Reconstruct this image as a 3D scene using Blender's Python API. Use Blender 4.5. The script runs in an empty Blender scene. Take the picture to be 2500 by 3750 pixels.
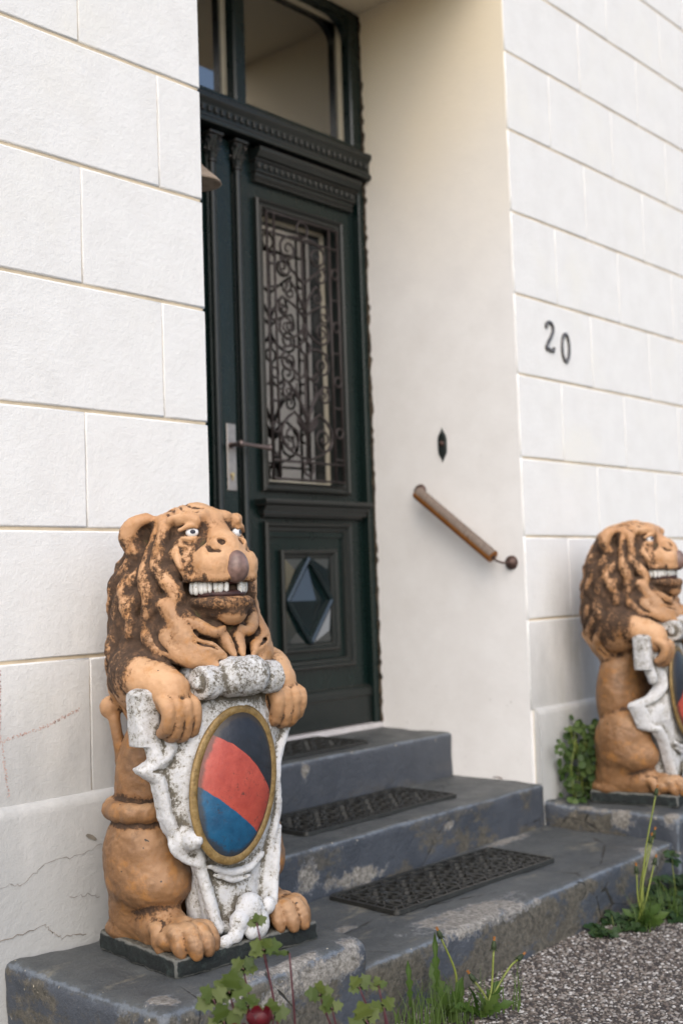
import bpy, bmesh, math, random, time
import numpy as np
from mathutils import Vector, Matrix, Euler

T0 = time.time()
random.seed(7)
rng = np.random.default_rng(7)
scene = bpy.context.scene
COL = scene.collection

# ------------------------------------------------------------------ camera
CAM_POS = Vector((-2.09463643, -2.32254517, -0.14747839))
yaw, pitch, roll = math.radians(48.42083513), math.radians(3.45942914), math.radians(-1.81373533)
f = Vector((math.sin(yaw) * math.cos(pitch), math.cos(yaw) * math.cos(pitch), math.sin(pitch)))
r = Vector((math.cos(yaw), -math.sin(yaw), 0.0))
u = r.cross(f)
r2 = r * math.cos(roll) + u * math.sin(roll)
u2 = u * math.cos(roll) - r * math.sin(roll)
cam_data = bpy.data.cameras.new('camera')
cam = bpy.data.objects.new('camera', cam_data)
COL.objects.link(cam)
M = Matrix(((r2.x, u2.x, -f.x, CAM_POS.x), (r2.y, u2.y, -f.y, CAM_POS.y), (r2.z, u2.z, -f.z, CAM_POS.z), (0, 0, 0, 1)))
cam.matrix_world = M
cam_data.sensor_fit = 'VERTICAL'
cam_data.sensor_height = 36.0
cam_data.lens = 41.213
cam_data.clip_start = 0.05
cam_data.clip_end = 500
cam_data.dof.use_dof = True
cam_data.dof.focus_distance = 2.42
cam_data.dof.aperture_fstop = 2.9
scene.camera = cam

# ------------------------------------------------------------------ world + sun (open shade, soft light)
SUN_EL, SUN_AZ = math.radians(42), math.radians(224)   # azimuth: direction the light comes from, clockwise from +Y
world = bpy.data.worlds.new('World')
scene.world = world
world.use_nodes = True
nt = world.node_tree
nt.nodes.clear()
sky = nt.nodes.new('ShaderNodeTexSky')
sky.sky_type = 'NISHITA'
sky.sun_disc = False
sky.sun_elevation = SUN_EL
sky.sun_rotation = SUN_AZ
sky.air_density = 1.0
sky.dust_density = 2.2
sky.ozone_density = 0.6
bg = nt.nodes.new('ShaderNodeBackground')
bg.inputs['Strength'].default_value = 0.15
out = nt.nodes.new('ShaderNodeOutputWorld')
nt.links.new(sky.outputs[0], bg.inputs[0])
nt.links.new(bg.outputs[0], out.inputs[0])
sun_d = bpy.data.lights.new('sun', 'SUN')
sun_d.energy = 1.0
sun_d.angle = math.radians(70)
sun_d.color = (1.0, 0.95, 0.87)
sun = bpy.data.objects.new('sun', sun_d)
COL.objects.link(sun)
sd = Vector((math.sin(SUN_AZ) * math.cos(SUN_EL), math.cos(SUN_AZ) * math.cos(SUN_EL), math.sin(SUN_EL)))
sun.rotation_euler = sd.to_track_quat('Z', 'Y').to_euler()
sun.location = (0, -3, 5)

scene.view_settings.view_transform = 'Standard'
scene.view_settings.look = 'None'
scene.view_settings.gamma = 1
scene.view_settings.use_curve_mapping = False
scene.view_settings.exposure = 0.70

# ------------------------------------------------------------------ helpers
def link(o, parent=None):
    COL.objects.link(o)
    if parent is not None:
        o.parent = parent
    return o

def tag(o, label=None, cat=None, group=None, kind=None):
    if label: o['label'] = label
    if cat: o['category'] = cat
    if group: o['group'] = group
    if kind: o['kind'] = kind
    return o

def thing(name, label, cat, loc=(0, 0, 0), rz=0.0, group=None):
    o = bpy.data.objects.new(name, None)
    o.empty_display_size = 0.05
    o.location = loc
    o.rotation_euler = (0, 0, rz)
    link(o)
    return tag(o, label, cat, group)

def mesh_obj(name, verts, faces, mat=None, parent=None, smooth=False, loc=None):
    me = bpy.data.meshes.new(name)
    me.from_pydata([tuple(v) for v in verts], [], [tuple(q) for q in faces])
    me.update()
    if smooth:
        me.polygons.foreach_set('use_smooth', [True] * len(me.polygons))
    if mat: me.materials.append(mat)
    o = bpy.data.objects.new(name, me)
    if loc is not None: o.location = loc
    return link(o, parent)

def fast_mesh(name, V, Q, mat=None, parent=None, smooth=True, attrs=None):
    """V (n,3) array, Q (m,4) or (m,3) array"""
    me = bpy.data.meshes.new(name)
    k = Q.shape[1]
    me.vertices.add(len(V)); me.vertices.foreach_set('co', np.ascontiguousarray(V, dtype=np.float32).ravel())
    me.loops.add(Q.size); me.loops.foreach_set('vertex_index', np.ascontiguousarray(Q, dtype=np.int32).ravel())
    me.polygons.add(len(Q))
    me.polygons.foreach_set('loop_start', np.arange(0, Q.size, k, dtype=np.int32))
    me.polygons.foreach_set('loop_total', np.full(len(Q), k, dtype=np.int32))
    me.polygons.foreach_set('use_smooth', np.full(len(Q), smooth))
    me.update(calc_edges=True)
    me.validate()
    if attrs:
        for nm, a in attrs.items():
            at = me.attributes.new(nm, 'FLOAT', 'POINT')
            at.data.foreach_set('value', np.ascontiguousarray(a, dtype=np.float32))
    if mat: me.materials.append(mat)
    o = bpy.data.objects.new(name, me)
    return link(o, parent)

class MB:
    """collects simple solids into one mesh"""
    def __init__(s): s.v = []; s.f = []
    def add(s, v, f):
        n = len(s.v); s.v += [tuple(a) for a in v]; s.f += [tuple(i + n for i in q) for q in f]
        return s
    def box(s, x0, x1, y0, y1, z0, z1, b=0.0):
        if b <= 0:
            v = [(x, y, z) for x in (x0, x1) for y in (y0, y1) for z in (z0, z1)]
            fs = [(0, 1, 3, 2), (4, 6, 7, 5), (0, 4, 5, 1), (2, 3, 7, 6), (0, 2, 6, 4), (1, 5, 7, 3)]
            return s.add(v, fs)
        # chamfered box
        v = []; idx = {}
        X, Y, Z = (x0, x1), (y0, y1), (z0, z1)
        for i in (0, 1):
            for j in (0, 1):
                for k in (0, 1):
                    sx, sy, sz = 1 - 2 * i, 1 - 2 * j, 1 - 2 * k
                    for a in range(3):
                        p = [X[i] + sx * b, Y[j] + sy * b, Z[k] + sz * b]
                        p[a] = (X[i], Y[j], Z[k])[a]
                        idx[(i, j, k, a)] = len(v); v.append(tuple(p))
        fs = []
        g = lambda i, j, k, a: idx[(i, j, k, a)]
        for i in (0, 1):
            q = [g(i, 0, 0, 0), g(i, 1, 0, 0), g(i, 1, 1, 0), g(i, 0, 1, 0)]; fs.append(q if i else q[::-1])
        for j in (0, 1):
            q = [g(0, j, 0, 1), g(1, j, 0, 1), g(1, j, 1, 1), g(0, j, 1, 1)]; fs.append(q[::-1] if j else q)
        for k in (0, 1):
            q = [g(0, 0, k, 2), g(1, 0, k, 2), g(1, 1, k, 2), g(0, 1, k, 2)]; fs.append(q if k else q[::-1])
        for i in (0, 1):
            for j in (0, 1):
                q = [g(i, j, 0, 0), g(i, j, 0, 1), g(i, j, 1, 1), g(i, j, 1, 0)]; fs.append(q if (i ^ j) else q[::-1])
        for i in (0, 1):
            for k in (0, 1):
                q = [g(i, 0, k, 0), g(i, 1, k, 0), g(i, 1, k, 2), g(i, 0, k, 2)]; fs.append(q if not (i ^ k) else q[::-1])
        for j in (0, 1):
            for k in (0, 1):
                q = [g(0, j, k, 1), g(0, j, k, 2), g(1, j, k, 2), g(1, j, k, 1)]; fs.append(q if not (j ^ k) else q[::-1])
        for i in (0, 1):
            for j in (0, 1):
                for k in (0, 1):
                    q = [g(i, j, k, 0), g(i, j, k, 1), g(i, j, k, 2)]; fs.append(q if (i + j + k) % 2 else q[::-1])
        return s.add(v, fs)
    def tube(s, pts, rad, n=8, closed=False, cap=True, sx=1.0):
        pts = [Vector(p) for p in pts]; m = len(pts)
        rads = rad if isinstance(rad, (list, tuple)) else [rad] * m
        v = []; prev = None
        for i, p in enumerate(pts):
            if closed: t = pts[(i + 1) % m] - pts[i - 1]
            else: t = pts[min(i + 1, m - 1)] - pts[max(i - 1, 0)]
            t.normalize()
            if prev is None:
                a = Vector((0, 1, 0)) if abs(t.y) < 0.9 else Vector((1, 0, 0))
            else: a = prev
            nrm = (a - t * a.dot(t)).normalized(); prev = nrm
            bi = t.cross(nrm)
            for k in range(n):
                c = 2 * math.pi * k / n
                v.append(p + nrm * (math.cos(c) * rads[i] * sx) + bi * (math.sin(c) * rads[i]))
        fs = []
        for i in range(m if closed else m - 1):
            j = (i + 1) % m
            for k in range(n):
                k2 = (k + 1) % n
                fs.append((i * n + k, i * n + k2, j * n + k2, j * n + k))
        if cap and not closed:
            fs.append(tuple(range(n))[::-1]); fs.append(tuple((m - 1) * n + k for k in range(n)))
        return s.add(v, fs)
    def lathe(s, prof, c=(0, 0, 0), axis='z', n=16):
        v = []
        for (rr, h) in prof:
            for k in range(n):
                a = 2 * math.pi * k / n
                if axis == 'z': p = (c[0] + rr * math.cos(a), c[1] + rr * math.sin(a), c[2] + h)
                elif axis == 'y': p = (c[0] + rr * math.cos(a), c[1] + h, c[2] - rr * math.sin(a))
                else: p = (c[0] + h, c[1] + rr * math.cos(a), c[2] + rr * math.sin(a))
                v.append(p)
        fs = []
        m = len(prof)
        for i in range(m - 1):
            for k in range(n):
                k2 = (k + 1) % n
                fs.append((i * n + k, i * n + k2, (i + 1) * n + k2, (i + 1) * n + k))
        fs.append(tuple(range(n))[::-1]); fs.append(tuple((m - 1) * n + k for k in range(n)))
        return s.add(v, fs)
    def frame(s, x0, x1, z0, z1, prof):
        """mitred picture-frame moulding on a vertical wall. prof: list of (inset, y)"""
        v = []; m = len(prof)
        for (t, y) in prof:
            v += [(x0 + t, y, z0 + t), (x1 - t, y, z0 + t), (x1 - t, y, z1 - t), (x0 + t, y, z1 - t)]
        fs = []
        for i in range(m - 1):
            for k in range(4):
                k2 = (k + 1) % 4
                fs.append((i * 4 + k, i * 4 + k2, (i + 1) * 4 + k2, (i + 1) * 4 + k))
        return s.add(v, fs)
    def bar(s, x0, x1, prof):
        """horizontal moulding along x. prof: closed list of (y,z)"""
        m = len(prof)
        v = [(x0, y, z) for y, z in prof] + [(x1, y, z) for y, z in prof]
        fs = [(i, (i + 1) % m, m + (i + 1) % m, m + i) for i in range(m)]
        fs += [tuple(range(m))[::-1], tuple(range(m, 2 * m))]
        return s.add(v, fs)
    def build(s, name, mat=None, parent=None, smooth=False, loc=None, auto=None):
        o = mesh_obj(name, s.v, s.f, mat, parent, smooth, loc)
        bm = bmesh.new(); bm.from_mesh(o.data); bmesh.ops.recalc_face_normals(bm, faces=bm.faces)
        if auto is not None:
            for e in bm.edges:
                if len(e.link_faces) == 2 and e.calc_face_angle(0) > math.radians(auto): e.smooth = False
            for q in bm.faces: q.smooth = True
        bm.to_mesh(o.data); bm.free()
        return o

# ------------------------------------------------------------------ node helper
class NT:
    def __init__(s, name):
        s.m = bpy.data.materials.new(name); s.m.use_nodes = True
        s.t = s.m.node_tree; s.t.nodes.clear()
        s.out = s.t.nodes.new('ShaderNodeOutputMaterial')
        s.b = s.t.nodes.new('ShaderNodeBsdfPrincipled')
        s.t.links.new(s.b.outputs[0], s.out.inputs[0])
        s.tc = s.t.nodes.new('ShaderNodeTexCoord')
        s.geo = s.t.nodes.new('ShaderNodeNewGeometry')
    def L(s, a, b): s.t.links.new(a, b)
    def pos(s): return s.geo.outputs['Position']
    def objc(s): return s.tc.outputs['Object']
    def map(s, vec, scale=(1, 1, 1), rot=(0, 0, 0), loc=(0, 0, 0)):
        n = s.t.nodes.new('ShaderNodeMapping'); s.L(vec, n.inputs[0])
        n.inputs['Scale'].default_value = scale; n.inputs['Rotation'].default_value = rot; n.inputs['Location'].default_value = loc
        return n.outputs[0]
    def noise(s, vec, scale, detail=4, rough=0.55, dist=0.0):
        n = s.t.nodes.new('ShaderNodeTexNoise'); s.L(vec, n.inputs['Vector'])
        n.inputs['Scale'].default_value = scale; n.inputs['Detail'].default_value = detail
        n.inputs['Roughness'].default_value = rough; n.inputs['Distortion'].default_value = dist
        return n.outputs['Fac']
    def voro(s, vec, scale, feature='F1', out='Distance', rand=1.0):
        n = s.t.nodes.new('ShaderNodeTexVoronoi'); s.L(vec, n.inputs['Vector']); n.feature = feature
        n.inputs['Scale'].default_value = scale; n.inputs['Randomness'].default_value = rand
        return n.outputs[out]
    def attr(s, name):
        n = s.t.nodes.new('ShaderNodeAttribute'); n.attribute_name = name; return n.outputs['Fac']
    def ramp(s, fac, stops, interp='LINEAR'):
        n = s.t.nodes.new('ShaderNodeValToRGB'); s.L(fac, n.inputs[0]); n.color_ramp.interpolation = interp
        e = n.color_ramp.elements
        while len(e) < len(stops): e.new(0.5)
        for i, (p, c) in enumerate(stops):
            e[i].position = p
            if isinstance(c, (int, float)): c = (c, c, c)
            e[i].color = (*c, 1)
        return n.outputs[0]
    def math(s, op, a, b=None, clamp=False):
        n = s.t.nodes.new('ShaderNodeMath'); n.operation = op; n.use_clamp = clamp
        for i, x in enumerate((a, b)):
            if x is None: continue
            if isinstance(x, (int, float)): n.inputs[i].default_value = x
            else: s.L(x, n.inputs[i])
        return n.outputs[0]
    def step(s, x, a, b):
        n = s.t.nodes.new('ShaderNodeMapRange'); n.interpolation_type = 'SMOOTHSTEP'
        s.L(x, n.inputs[0]); n.inputs[1].default_value = a; n.inputs[2].default_value = b
        return n.outputs[0]
    def mix(s, fac, a, b, mode='MIX'):
        n = s.t.nodes.new('ShaderNodeMix'); n.data_type = 'RGBA'; n.blend_type = mode
        if isinstance(fac, (int, float)): n.inputs[0].default_value = fac
        else: s.L(fac, n.inputs[0])
        for i, x in ((6, a), (7, b)):
            if isinstance(x, tuple): n.inputs[i].default_value = (*x, 1)
            else: s.L(x, n.inputs[i])
        return n.outputs[2]
    def sep(s, vec):
        n = s.t.nodes.new('ShaderNodeSeparateXYZ'); s.L(vec, n.inputs[0]); return n.outputs
    def bump(s, h, strength=0.3, dist=0.01, prev=None):
        n = s.t.nodes.new('ShaderNodeBump'); s.L(h, n.inputs['Height'])
        n.inputs['Strength'].default_value = strength; n.inputs['Distance'].default_value = dist
        if prev is not None: s.L(prev, n.inputs['Normal'])
        return n.outputs[0]
    def set(s, color=None, rough=None, normal=None, spec=None, metal=None, coat=None, trans=None, ior=None, sss=None):
        b = s.b.inputs
        def put(k, x):
            if x is None: return
            if isinstance(x, tuple): b[k].default_value = (*x, 1) if len(x) == 3 else x
            elif isinstance(x, (int, float)): b[k].default_value = x
            else: s.L(x, b[k])
        put('Base Color', color); put('Roughness', rough); put('Specular IOR Level', spec); put('Metallic', metal)
        put('Coat Weight', coat); put('Transmission Weight', trans); put('IOR', ior); put('Subsurface Weight', sss)
        if normal is not None: s.L(normal, b['Normal'])
        return s.m
# ------------------------------------------------------------------ materials
def mat_plain(name, c, rough=0.6, spec=0.5, metal=0.0, bump=None, var=0.12, vscale=20):
    n = NT(name); P = n.objc()
    nz = n.noise(P, vscale, 4)
    c2 = tuple(x * (1 - var) for x in c); c3 = tuple(min(1, x * (1 + var)) for x in c)
    col = n.ramp(nz, [(0.3, c2), (0.7, c3)])
    nor = None
    if bump: nor = n.bump(n.noise(P, bump[0], 5), bump[1], bump[2])
    return n.set(color=col, rough=rough, spec=spec, metal=metal, normal=nor)

def mat_stucco(name, fine=True, marks=False, warm_top=False):
    n = NT(name); P = n.pos()
    big = n.noise(P, 1.7, 5, 0.6)
    mid = n.noise(P, 9, 6, 0.65)
    col = n.ramp(mid, [(0.28, (0.745, 0.735, 0.715)), (0.6, (0.80, 0.793, 0.775))])
    col = n.mix(n.step(big, 0.52, 0.75), col, (0.80, 0.785, 0.735))
    # little dark specks
    sp = n.noise(P, 140, 3, 0.7)
    col = n.mix(n.math('MULTIPLY', n.step(sp, 0.66, 0.76), 0.35), col, (0.42, 0.38, 0.30))
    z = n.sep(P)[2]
    # paving grime plus shade painted in low on the wall, with a ragged edge
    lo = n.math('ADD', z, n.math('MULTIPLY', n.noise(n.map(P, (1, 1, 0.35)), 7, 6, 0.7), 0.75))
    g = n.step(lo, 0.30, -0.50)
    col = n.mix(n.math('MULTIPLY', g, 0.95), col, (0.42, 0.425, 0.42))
    if marks:   # grey-green algae streaks running down the courses behind the far statue
        x = n.sep(P)[0]
        st = n.noise(n.map(P, (1.0, 1, 0.22)), 16, 5, 0.6)
        reg = n.math('MULTIPLY', n.step(x, 1.60, 1.85), n.step(z, 0.02, -0.38))
        reg = n.math('MULTIPLY', reg, n.step(z, -0.95, -0.6))
        col = n.mix(n.math('MULTIPLY', n.math('MULTIPLY', reg, 0.55), n.step(st, 0.40, 0.80)), col, (0.42, 0.42, 0.36))
        # patch on the plain wall below the rail
    h = n.noise(P, 230 if fine else 160, 5, 0.7)
    h2 = n.noise(P, 60, 5, 0.65)
    hh = n.math('ADD', n.math('MULTIPLY', h, 0.5), n.math('MULTIPLY', h2, 0.9))
    nor = n.bump(hh, 0.42 if fine else 0.25, 0.006)
    return n.set(color=col, rough=0.92, spec=0.15, normal=nor)

def mat_reveal():
    n = NT('smooth_lime_render'); P = n.pos()
    x, y, z = n.sep(P)[0], n.sep(P)[1], n.sep(P)[2]
    mid = n.noise(P, 6, 6, 0.65)
    col = n.ramp(mid, [(0.3, (0.80, 0.785, 0.77)), (0.65, (0.86, 0.85, 0.84))])
    # warm bounce glow painted into the colour high up under the soffit
    wz = n.math('ADD', z, n.math('MULTIPLY', n.noise(P, 3, 4), 0.5))
    col = n.mix(n.math('MULTIPLY', n.step(wz, 1.05, 2.4), 0.8), col, (0.84, 0.72, 0.50))
    # small stains
    sp = n.noise(P, 38, 4, 0.75)
    lowz = n.step(z, -0.2, -0.8)
    col = n.mix(n.math('MULTIPLY', n.step(sp, 0.64, 0.76), n.math('ADD', n.math('MULTIPLY', lowz, 0.5), 0.12)), col, (0.25, 0.24, 0.20))
    nor = n.bump(n.math('ADD', n.noise(P, 18, 4), n.math('MULTIPLY', n.noise(P, 90, 4), 0.3)), 0.12, 0.012)
    return n.set(color=col, rough=0.85, spec=0.2, normal=nor)

def mat_steps():
    n = NT('worn_painted_concrete'); P = n.pos()
    nrm = n.sep(n.geo.outputs['Normal'])
    up = n.step(nrm[2], 0.35, 0.9)
    edge = n.attr('edge')
    z = n.sep(P)[2]
    base_v = n.ramp(n.noise(P, 5, 6, 0.65), [(0.3, (0.040, 0.047, 0.060)), (0.7, (0.066, 0.075, 0.092))])
    # exposed brown-grey cement where the paint has gone from the faces
    dirt = n.ramp(n.noise(P, 60, 6, 0.8), [(0.34, (0.034, 0.032, 0.027)), (0.66, (0.150, 0.135, 0.108))])
    dn = n.noise(n.map(P, (1, 1, 1.6)), 4.2, 8, 0.72)
    low = n.step(z, -0.80, -0.98)
    dmask = n.math('MULTIPLY', n.step(n.math('ADD', dn, n.math('MULTIPLY', n.step(z, -1.0, -1.06), 0.06)), 0.485, 0.56), low)
    v = n.mix(dmask, base_v, dirt)
    tread = n.ramp(n.noise(P, 7, 7, 0.7), [(0.3, (0.050, 0.056, 0.060)), (0.7, (0.095, 0.101, 0.100))])
    tg = n.noise(n.map(P, (1, 2.2, 1)), 5, 8, 0.75)
    tread = n.mix(n.math('MULTIPLY', n.step(tg, 0.56, 0.66), n.math('MULTIPLY', low, 0.85)), tread, (0.17, 0.16, 0.13))
    col = n.mix(up, v, tread)
    # pale blue worn arris
    e = n.math('ADD', edge, n.math('MULTIPLY', n.math('SUBTRACT', n.noise(P, 24, 8, 0.85), 0.5), 2.6))
    col = n.mix(n.math('MULTIPLY', n.step(e, 0.62, 1.0), 0.6), col, (0.17, 0.20, 0.24))
    sp = n.noise(P, 75, 3, 0.6)
    col = n.mix(n.math('MULTIPLY', n.step(sp, 0.68, 0.72), n.step(edge, 0.02, 0.5)), col, (0.50, 0.44, 0.34))
    # bare chipped patches, geometry-placed attribute
    ch = n.attr('chip')
    cc = n.ramp(n.noise(P, 90, 5, 0.8), [(0.36, (0.09, 0.08, 0.065)), (0.64, (0.36, 0.34, 0.31))])
    c2 = n.math('ADD', ch, n.math('MULTIPLY', n.math('SUBTRACT', n.noise(P, 13, 9, 0.8), 0.5), 2.2))
    cm = n.step(c2, 0.50, 0.56)
    col = n.mix(cm, col, cc)
    rimm = n.math('MULTIPLY', n.step(c2, 0.42, 0.49), n.math('SUBTRACT', 1.0, cm))
    col = n.mix(n.math('MULTIPLY', rimm, 0.5), col, (0.30, 0.31, 0.33))
    # hairline cracks
    vc = n.voro(n.map(P, (1, 1, 1)), 3.1, 'DISTANCE_TO_EDGE')
    vcd = n.math('ADD', vc, n.math('MULTIPLY', n.noise(P, 22, 5), 0.05))
    crack = n.math('MULTIPLY', n.step(vcd, 0.032, 0.026), n.math('MULTIPLY', low, n.step(n.noise(P, 2.2, 2), 0.48, 0.55)))
    col = n.mix(crack, col, (0.03, 0.028, 0.024))
    h = n.math('ADD', n.noise(P, 22, 6, 0.7), n.math('MULTIPLY', n.noise(P, 120, 5, 0.7), 0.35))
    h = n.math('SUBTRACT', h, n.math('MULTIPLY', cm, 0.35))
    h = n.math('SUBTRACT', h, n.math('MULTIPLY', crack, 0.6))
    nor = n.bump(h, 0.7, 0.010)
    rough = n.ramp(n.noise(P, 12, 4), [(0.3, 0.42), (0.7, 0.68)])
    return n.set(color=col, rough=rough, spec=0.5, normal=nor)

def mat_door(name='dark_green_gloss_paint', c=(0.0036, 0.0115, 0.0105), rough=0.27):
    n = NT(name); P = n.pos()
    nz = n.noise(n.map(P, (14, 14, 1)), 3, 5, 0.6)
    col = n.ramp(nz, [(0.3, tuple(x * 0.85 for x in c)), (0.7, tuple(x * 1.25 for x in c))])
    # greyed, dusty paint on the edges of the mouldings
    ed = n.attr('worn')
    col = n.mix(n.math('MULTIPLY', ed, n.step(n.noise(P, 50, 4, 0.8), 0.35, 0.6)), col, (0.06, 0.05, 0.045))
    nor = n.bump(n.noise(n.map(P, (30, 30, 2)), 6, 4), 0.12, 0.004)
    return n.set(color=col, rough=n.ramp(n.noise(P, 15, 3), [(0.3, rough * 0.85), (0.7, rough * 1.3)]), spec=0.38, normal=nor)

def mat_moulding():
    n = NT('worn_moulding_paint'); P = n.pos()
    nz = n.noise(n.map(P, (3, 3, 3)), 14, 6, 0.8)
    col = n.ramp(nz, [(0.40, (0.0045, 0.0095, 0.009)), (0.62, (0.009, 0.013, 0.012)), (0.75, (0.045, 0.036, 0.030))])
    bv = n.t.nodes.new('ShaderNodeBevel'); bv.samples = 4; bv.inputs['Radius'].default_value = 0.004
    dp = n.t.nodes.new('ShaderNodeVectorMath'); dp.operation = 'DOT_PRODUCT'
    n.L(bv.outputs[0], dp.inputs[0]); n.L(n.geo.outputs['True Normal'], dp.inputs[1])
    ed = n.step(n.math('ADD', dp.outputs['Value'], n.math('MULTIPLY', n.math('SUBTRACT', n.noise(P, 45, 5, 0.8), 0.5), 0.25)), 0.97, 0.86)
    col = n.mix(n.math('MULTIPLY', ed, 0.85), col, (0.085, 0.062, 0.050))
    return n.set(color=col, rough=0.42, spec=0.5, normal=n.bump(n.noise(P, 120, 3), 0.2, 0.003))

def mat_iron():
    n = NT('brown_wrought_iron'); P = n.pos()
    col = n.ramp(n.noise(P, 60, 5, 0.7), [(0.3, (0.018, 0.013, 0.013)), (0.7, (0.050, 0.038, 0.036))])
    return n.set(color=col, rough=0.5, spec=0.5, metal=0.2, normal=n.bump(n.noise(P, 200, 3), 0.3, 0.002))

def mat_glass():
    n = NT('window_glass')
    tr = n.t.nodes.new('ShaderNodeBsdfTransparent'); tr.inputs[0].default_value = (0.86, 0.87, 0.86, 1)
    gl = n.t.nodes.new('ShaderNodeBsdfGlossy'); gl.inputs['Roughness'].default_value = 0.01
    n.L(n.bump(n.noise(n.pos(), 3.0, 2), 0.015, 0.01), gl.inputs['Normal'])
    fr = n.t.nodes.new('ShaderNodeFresnel'); fr.inputs['IOR'].default_value = 4.0
    mx = n.t.nodes.new('ShaderNodeMixShader')
    n.L(fr.outputs[0], mx.inputs[0]); n.L(tr.outputs[0], mx.inputs[1]); n.L(gl.outputs[0], mx.inputs[2])
    n.L(mx.outputs[0], n.out.inputs[0])
    return n.m

def mat_terracotta(far=False):
    n = NT('painted_terracotta_' + ('duller' if far else 'bright')); P = n.objc()
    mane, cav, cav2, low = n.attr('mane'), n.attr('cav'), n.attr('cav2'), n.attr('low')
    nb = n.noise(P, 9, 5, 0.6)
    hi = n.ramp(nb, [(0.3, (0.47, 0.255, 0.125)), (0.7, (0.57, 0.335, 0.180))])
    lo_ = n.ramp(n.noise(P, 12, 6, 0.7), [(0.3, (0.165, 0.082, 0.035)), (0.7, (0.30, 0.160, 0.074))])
    col = n.mix(low, hi, lo_)  # lower body toned darker: its weaker light is put into the colour
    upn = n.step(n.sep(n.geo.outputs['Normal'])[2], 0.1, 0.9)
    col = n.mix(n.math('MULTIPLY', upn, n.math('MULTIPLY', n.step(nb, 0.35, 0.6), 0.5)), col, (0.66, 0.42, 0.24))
    # orange where the water runs
    col = n.mix(n.math('MULTIPLY', n.step(n.noise(P, 22, 5, 0.7), 0.5, 0.68), 0.55), col, (0.42, 0.185, 0.045))
    # dirt: mane, hollows, flecks
    d1 = n.noise(P, 26, 9, 0.78)
    d2 = n.noise(P, 120, 5, 0.8)
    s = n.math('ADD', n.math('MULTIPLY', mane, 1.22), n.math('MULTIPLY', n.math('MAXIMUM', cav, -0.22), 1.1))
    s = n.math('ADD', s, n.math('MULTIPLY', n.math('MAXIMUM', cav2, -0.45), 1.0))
    stk = n.noise(n.map(P, (1, 1, 0.22)), 16, 6, 0.7)
    s = n.math('ADD', s, n.math('MULTIPLY', n.math('SUBTRACT', stk, 0.5), 1.8))
    s = n.math('ADD', s, n.math('MULTIPLY', n.math('SUBTRACT', d1, 0.5), 3.4))
    s = n.math('ADD', s, n.math('MULTIPLY', n.math('SUBTRACT', d2, 0.5), 2.6))
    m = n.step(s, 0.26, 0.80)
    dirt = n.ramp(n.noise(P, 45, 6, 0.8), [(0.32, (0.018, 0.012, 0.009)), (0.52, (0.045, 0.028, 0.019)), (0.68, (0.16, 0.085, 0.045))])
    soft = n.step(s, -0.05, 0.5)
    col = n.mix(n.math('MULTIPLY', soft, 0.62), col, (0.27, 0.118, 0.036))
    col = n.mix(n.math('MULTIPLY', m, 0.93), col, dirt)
    # green moss in the deepest pits
    g = n.math('MULTIPLY', n.step(cav2, 0.55, 0.95), n.step(n.noise(P, 70, 4), 0.5, 0.62))
    col = n.mix(n.math('MULTIPLY', g, 0.6), col, (0.10, 0.095, 0.03))
    mt = n.noise(P, 18, 7, 0.75)
    col = n.mix(n.math('MULTIPLY', n.step(mt, 0.50, 0.64), n.math('MULTIPLY', low, 0.45)), col, (0.085, 0.045, 0.022))
    # tiny chips
    ch = n.noise(P, 48, 2, 0.5)
    col = n.mix(n.step(ch, 0.735, 0.75), col, (0.05, 0.035, 0.028))
    h = n.math('ADD', n.math('MULTIPLY', n.noise(P, 40, 5, 0.6), 0.8), n.math('MULTIPLY', d2, 0.35))
    h = n.math('ADD', h, n.math('MULTIPLY', m, n.math('MULTIPLY', n.noise(P, 260, 3), 0.4)))
    nor = n.bump(h, 0.65, 0.006)
    rough = n.mix(m, (0.48, 0.48, 0.48), (0.85, 0.85, 0.85))
    return n.set(color=col, rough=rough, spec=0.4, normal=nor)

def mat_whitestone():
    n = NT('weathered_white_stone'); P = n.objc()
    cav, cav2, z = n.attr('cav'), n.attr('cav2'), n.sep(n.objc())[2]
    base = n.ramp(n.noise(P, 16, 5, 0.6), [(0.3, (0.50, 0.50, 0.51)), (0.7, (0.66, 0.66, 0.665))])
    d1 = n.noise(P, 30, 9, 0.82)
    d2 = n.noise(P, 150, 6, 0.85)
    top = n.step(z, 0.40, 0.60)
    s = n.math('ADD', n.math('MULTIPLY', n.math('MAXIMUM', cav, -0.12), 0.9), n.math('MULTIPLY', n.math('MAXIMUM', cav2, -0.15), 0.6))
    s = n.math('ADD', s, n.math('MULTIPLY', top, 0.42))
    s = n.math('ADD', s, n.math('MULTIPLY', n.math('SUBTRACT', d1, 0.5), 4.5))
    s = n.math('ADD', s, n.math('MULTIPLY', n.math('SUBTRACT', d2, 0.5), 4.2))
    m = n.step(s, 0.24, 0.66)
    soft = n.step(s, -0.25, 0.35)
    col = n.mix(n.math('MULTIPLY', soft, 0.5), base, (0.36, 0.33, 0.26))
    dirt = n.ramp(n.noise(P, 60, 6, 0.8), [(0.3, (0.028, 0.024, 0.019)), (0.7, (0.13, 0.105, 0.065))])
    col = n.mix(n.math('MULTIPLY', m, 0.9), col, dirt)
    h = n.math('ADD', n.noise(P, 50, 6, 0.7), n.math('MULTIPLY', n.noise(P, 230, 4, 0.7), 0.5))
    nor = n.bump(h, 0.55, 0.006)
    return n.set(color=col, rough=0.75, spec=0.35, normal=nor)

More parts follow.
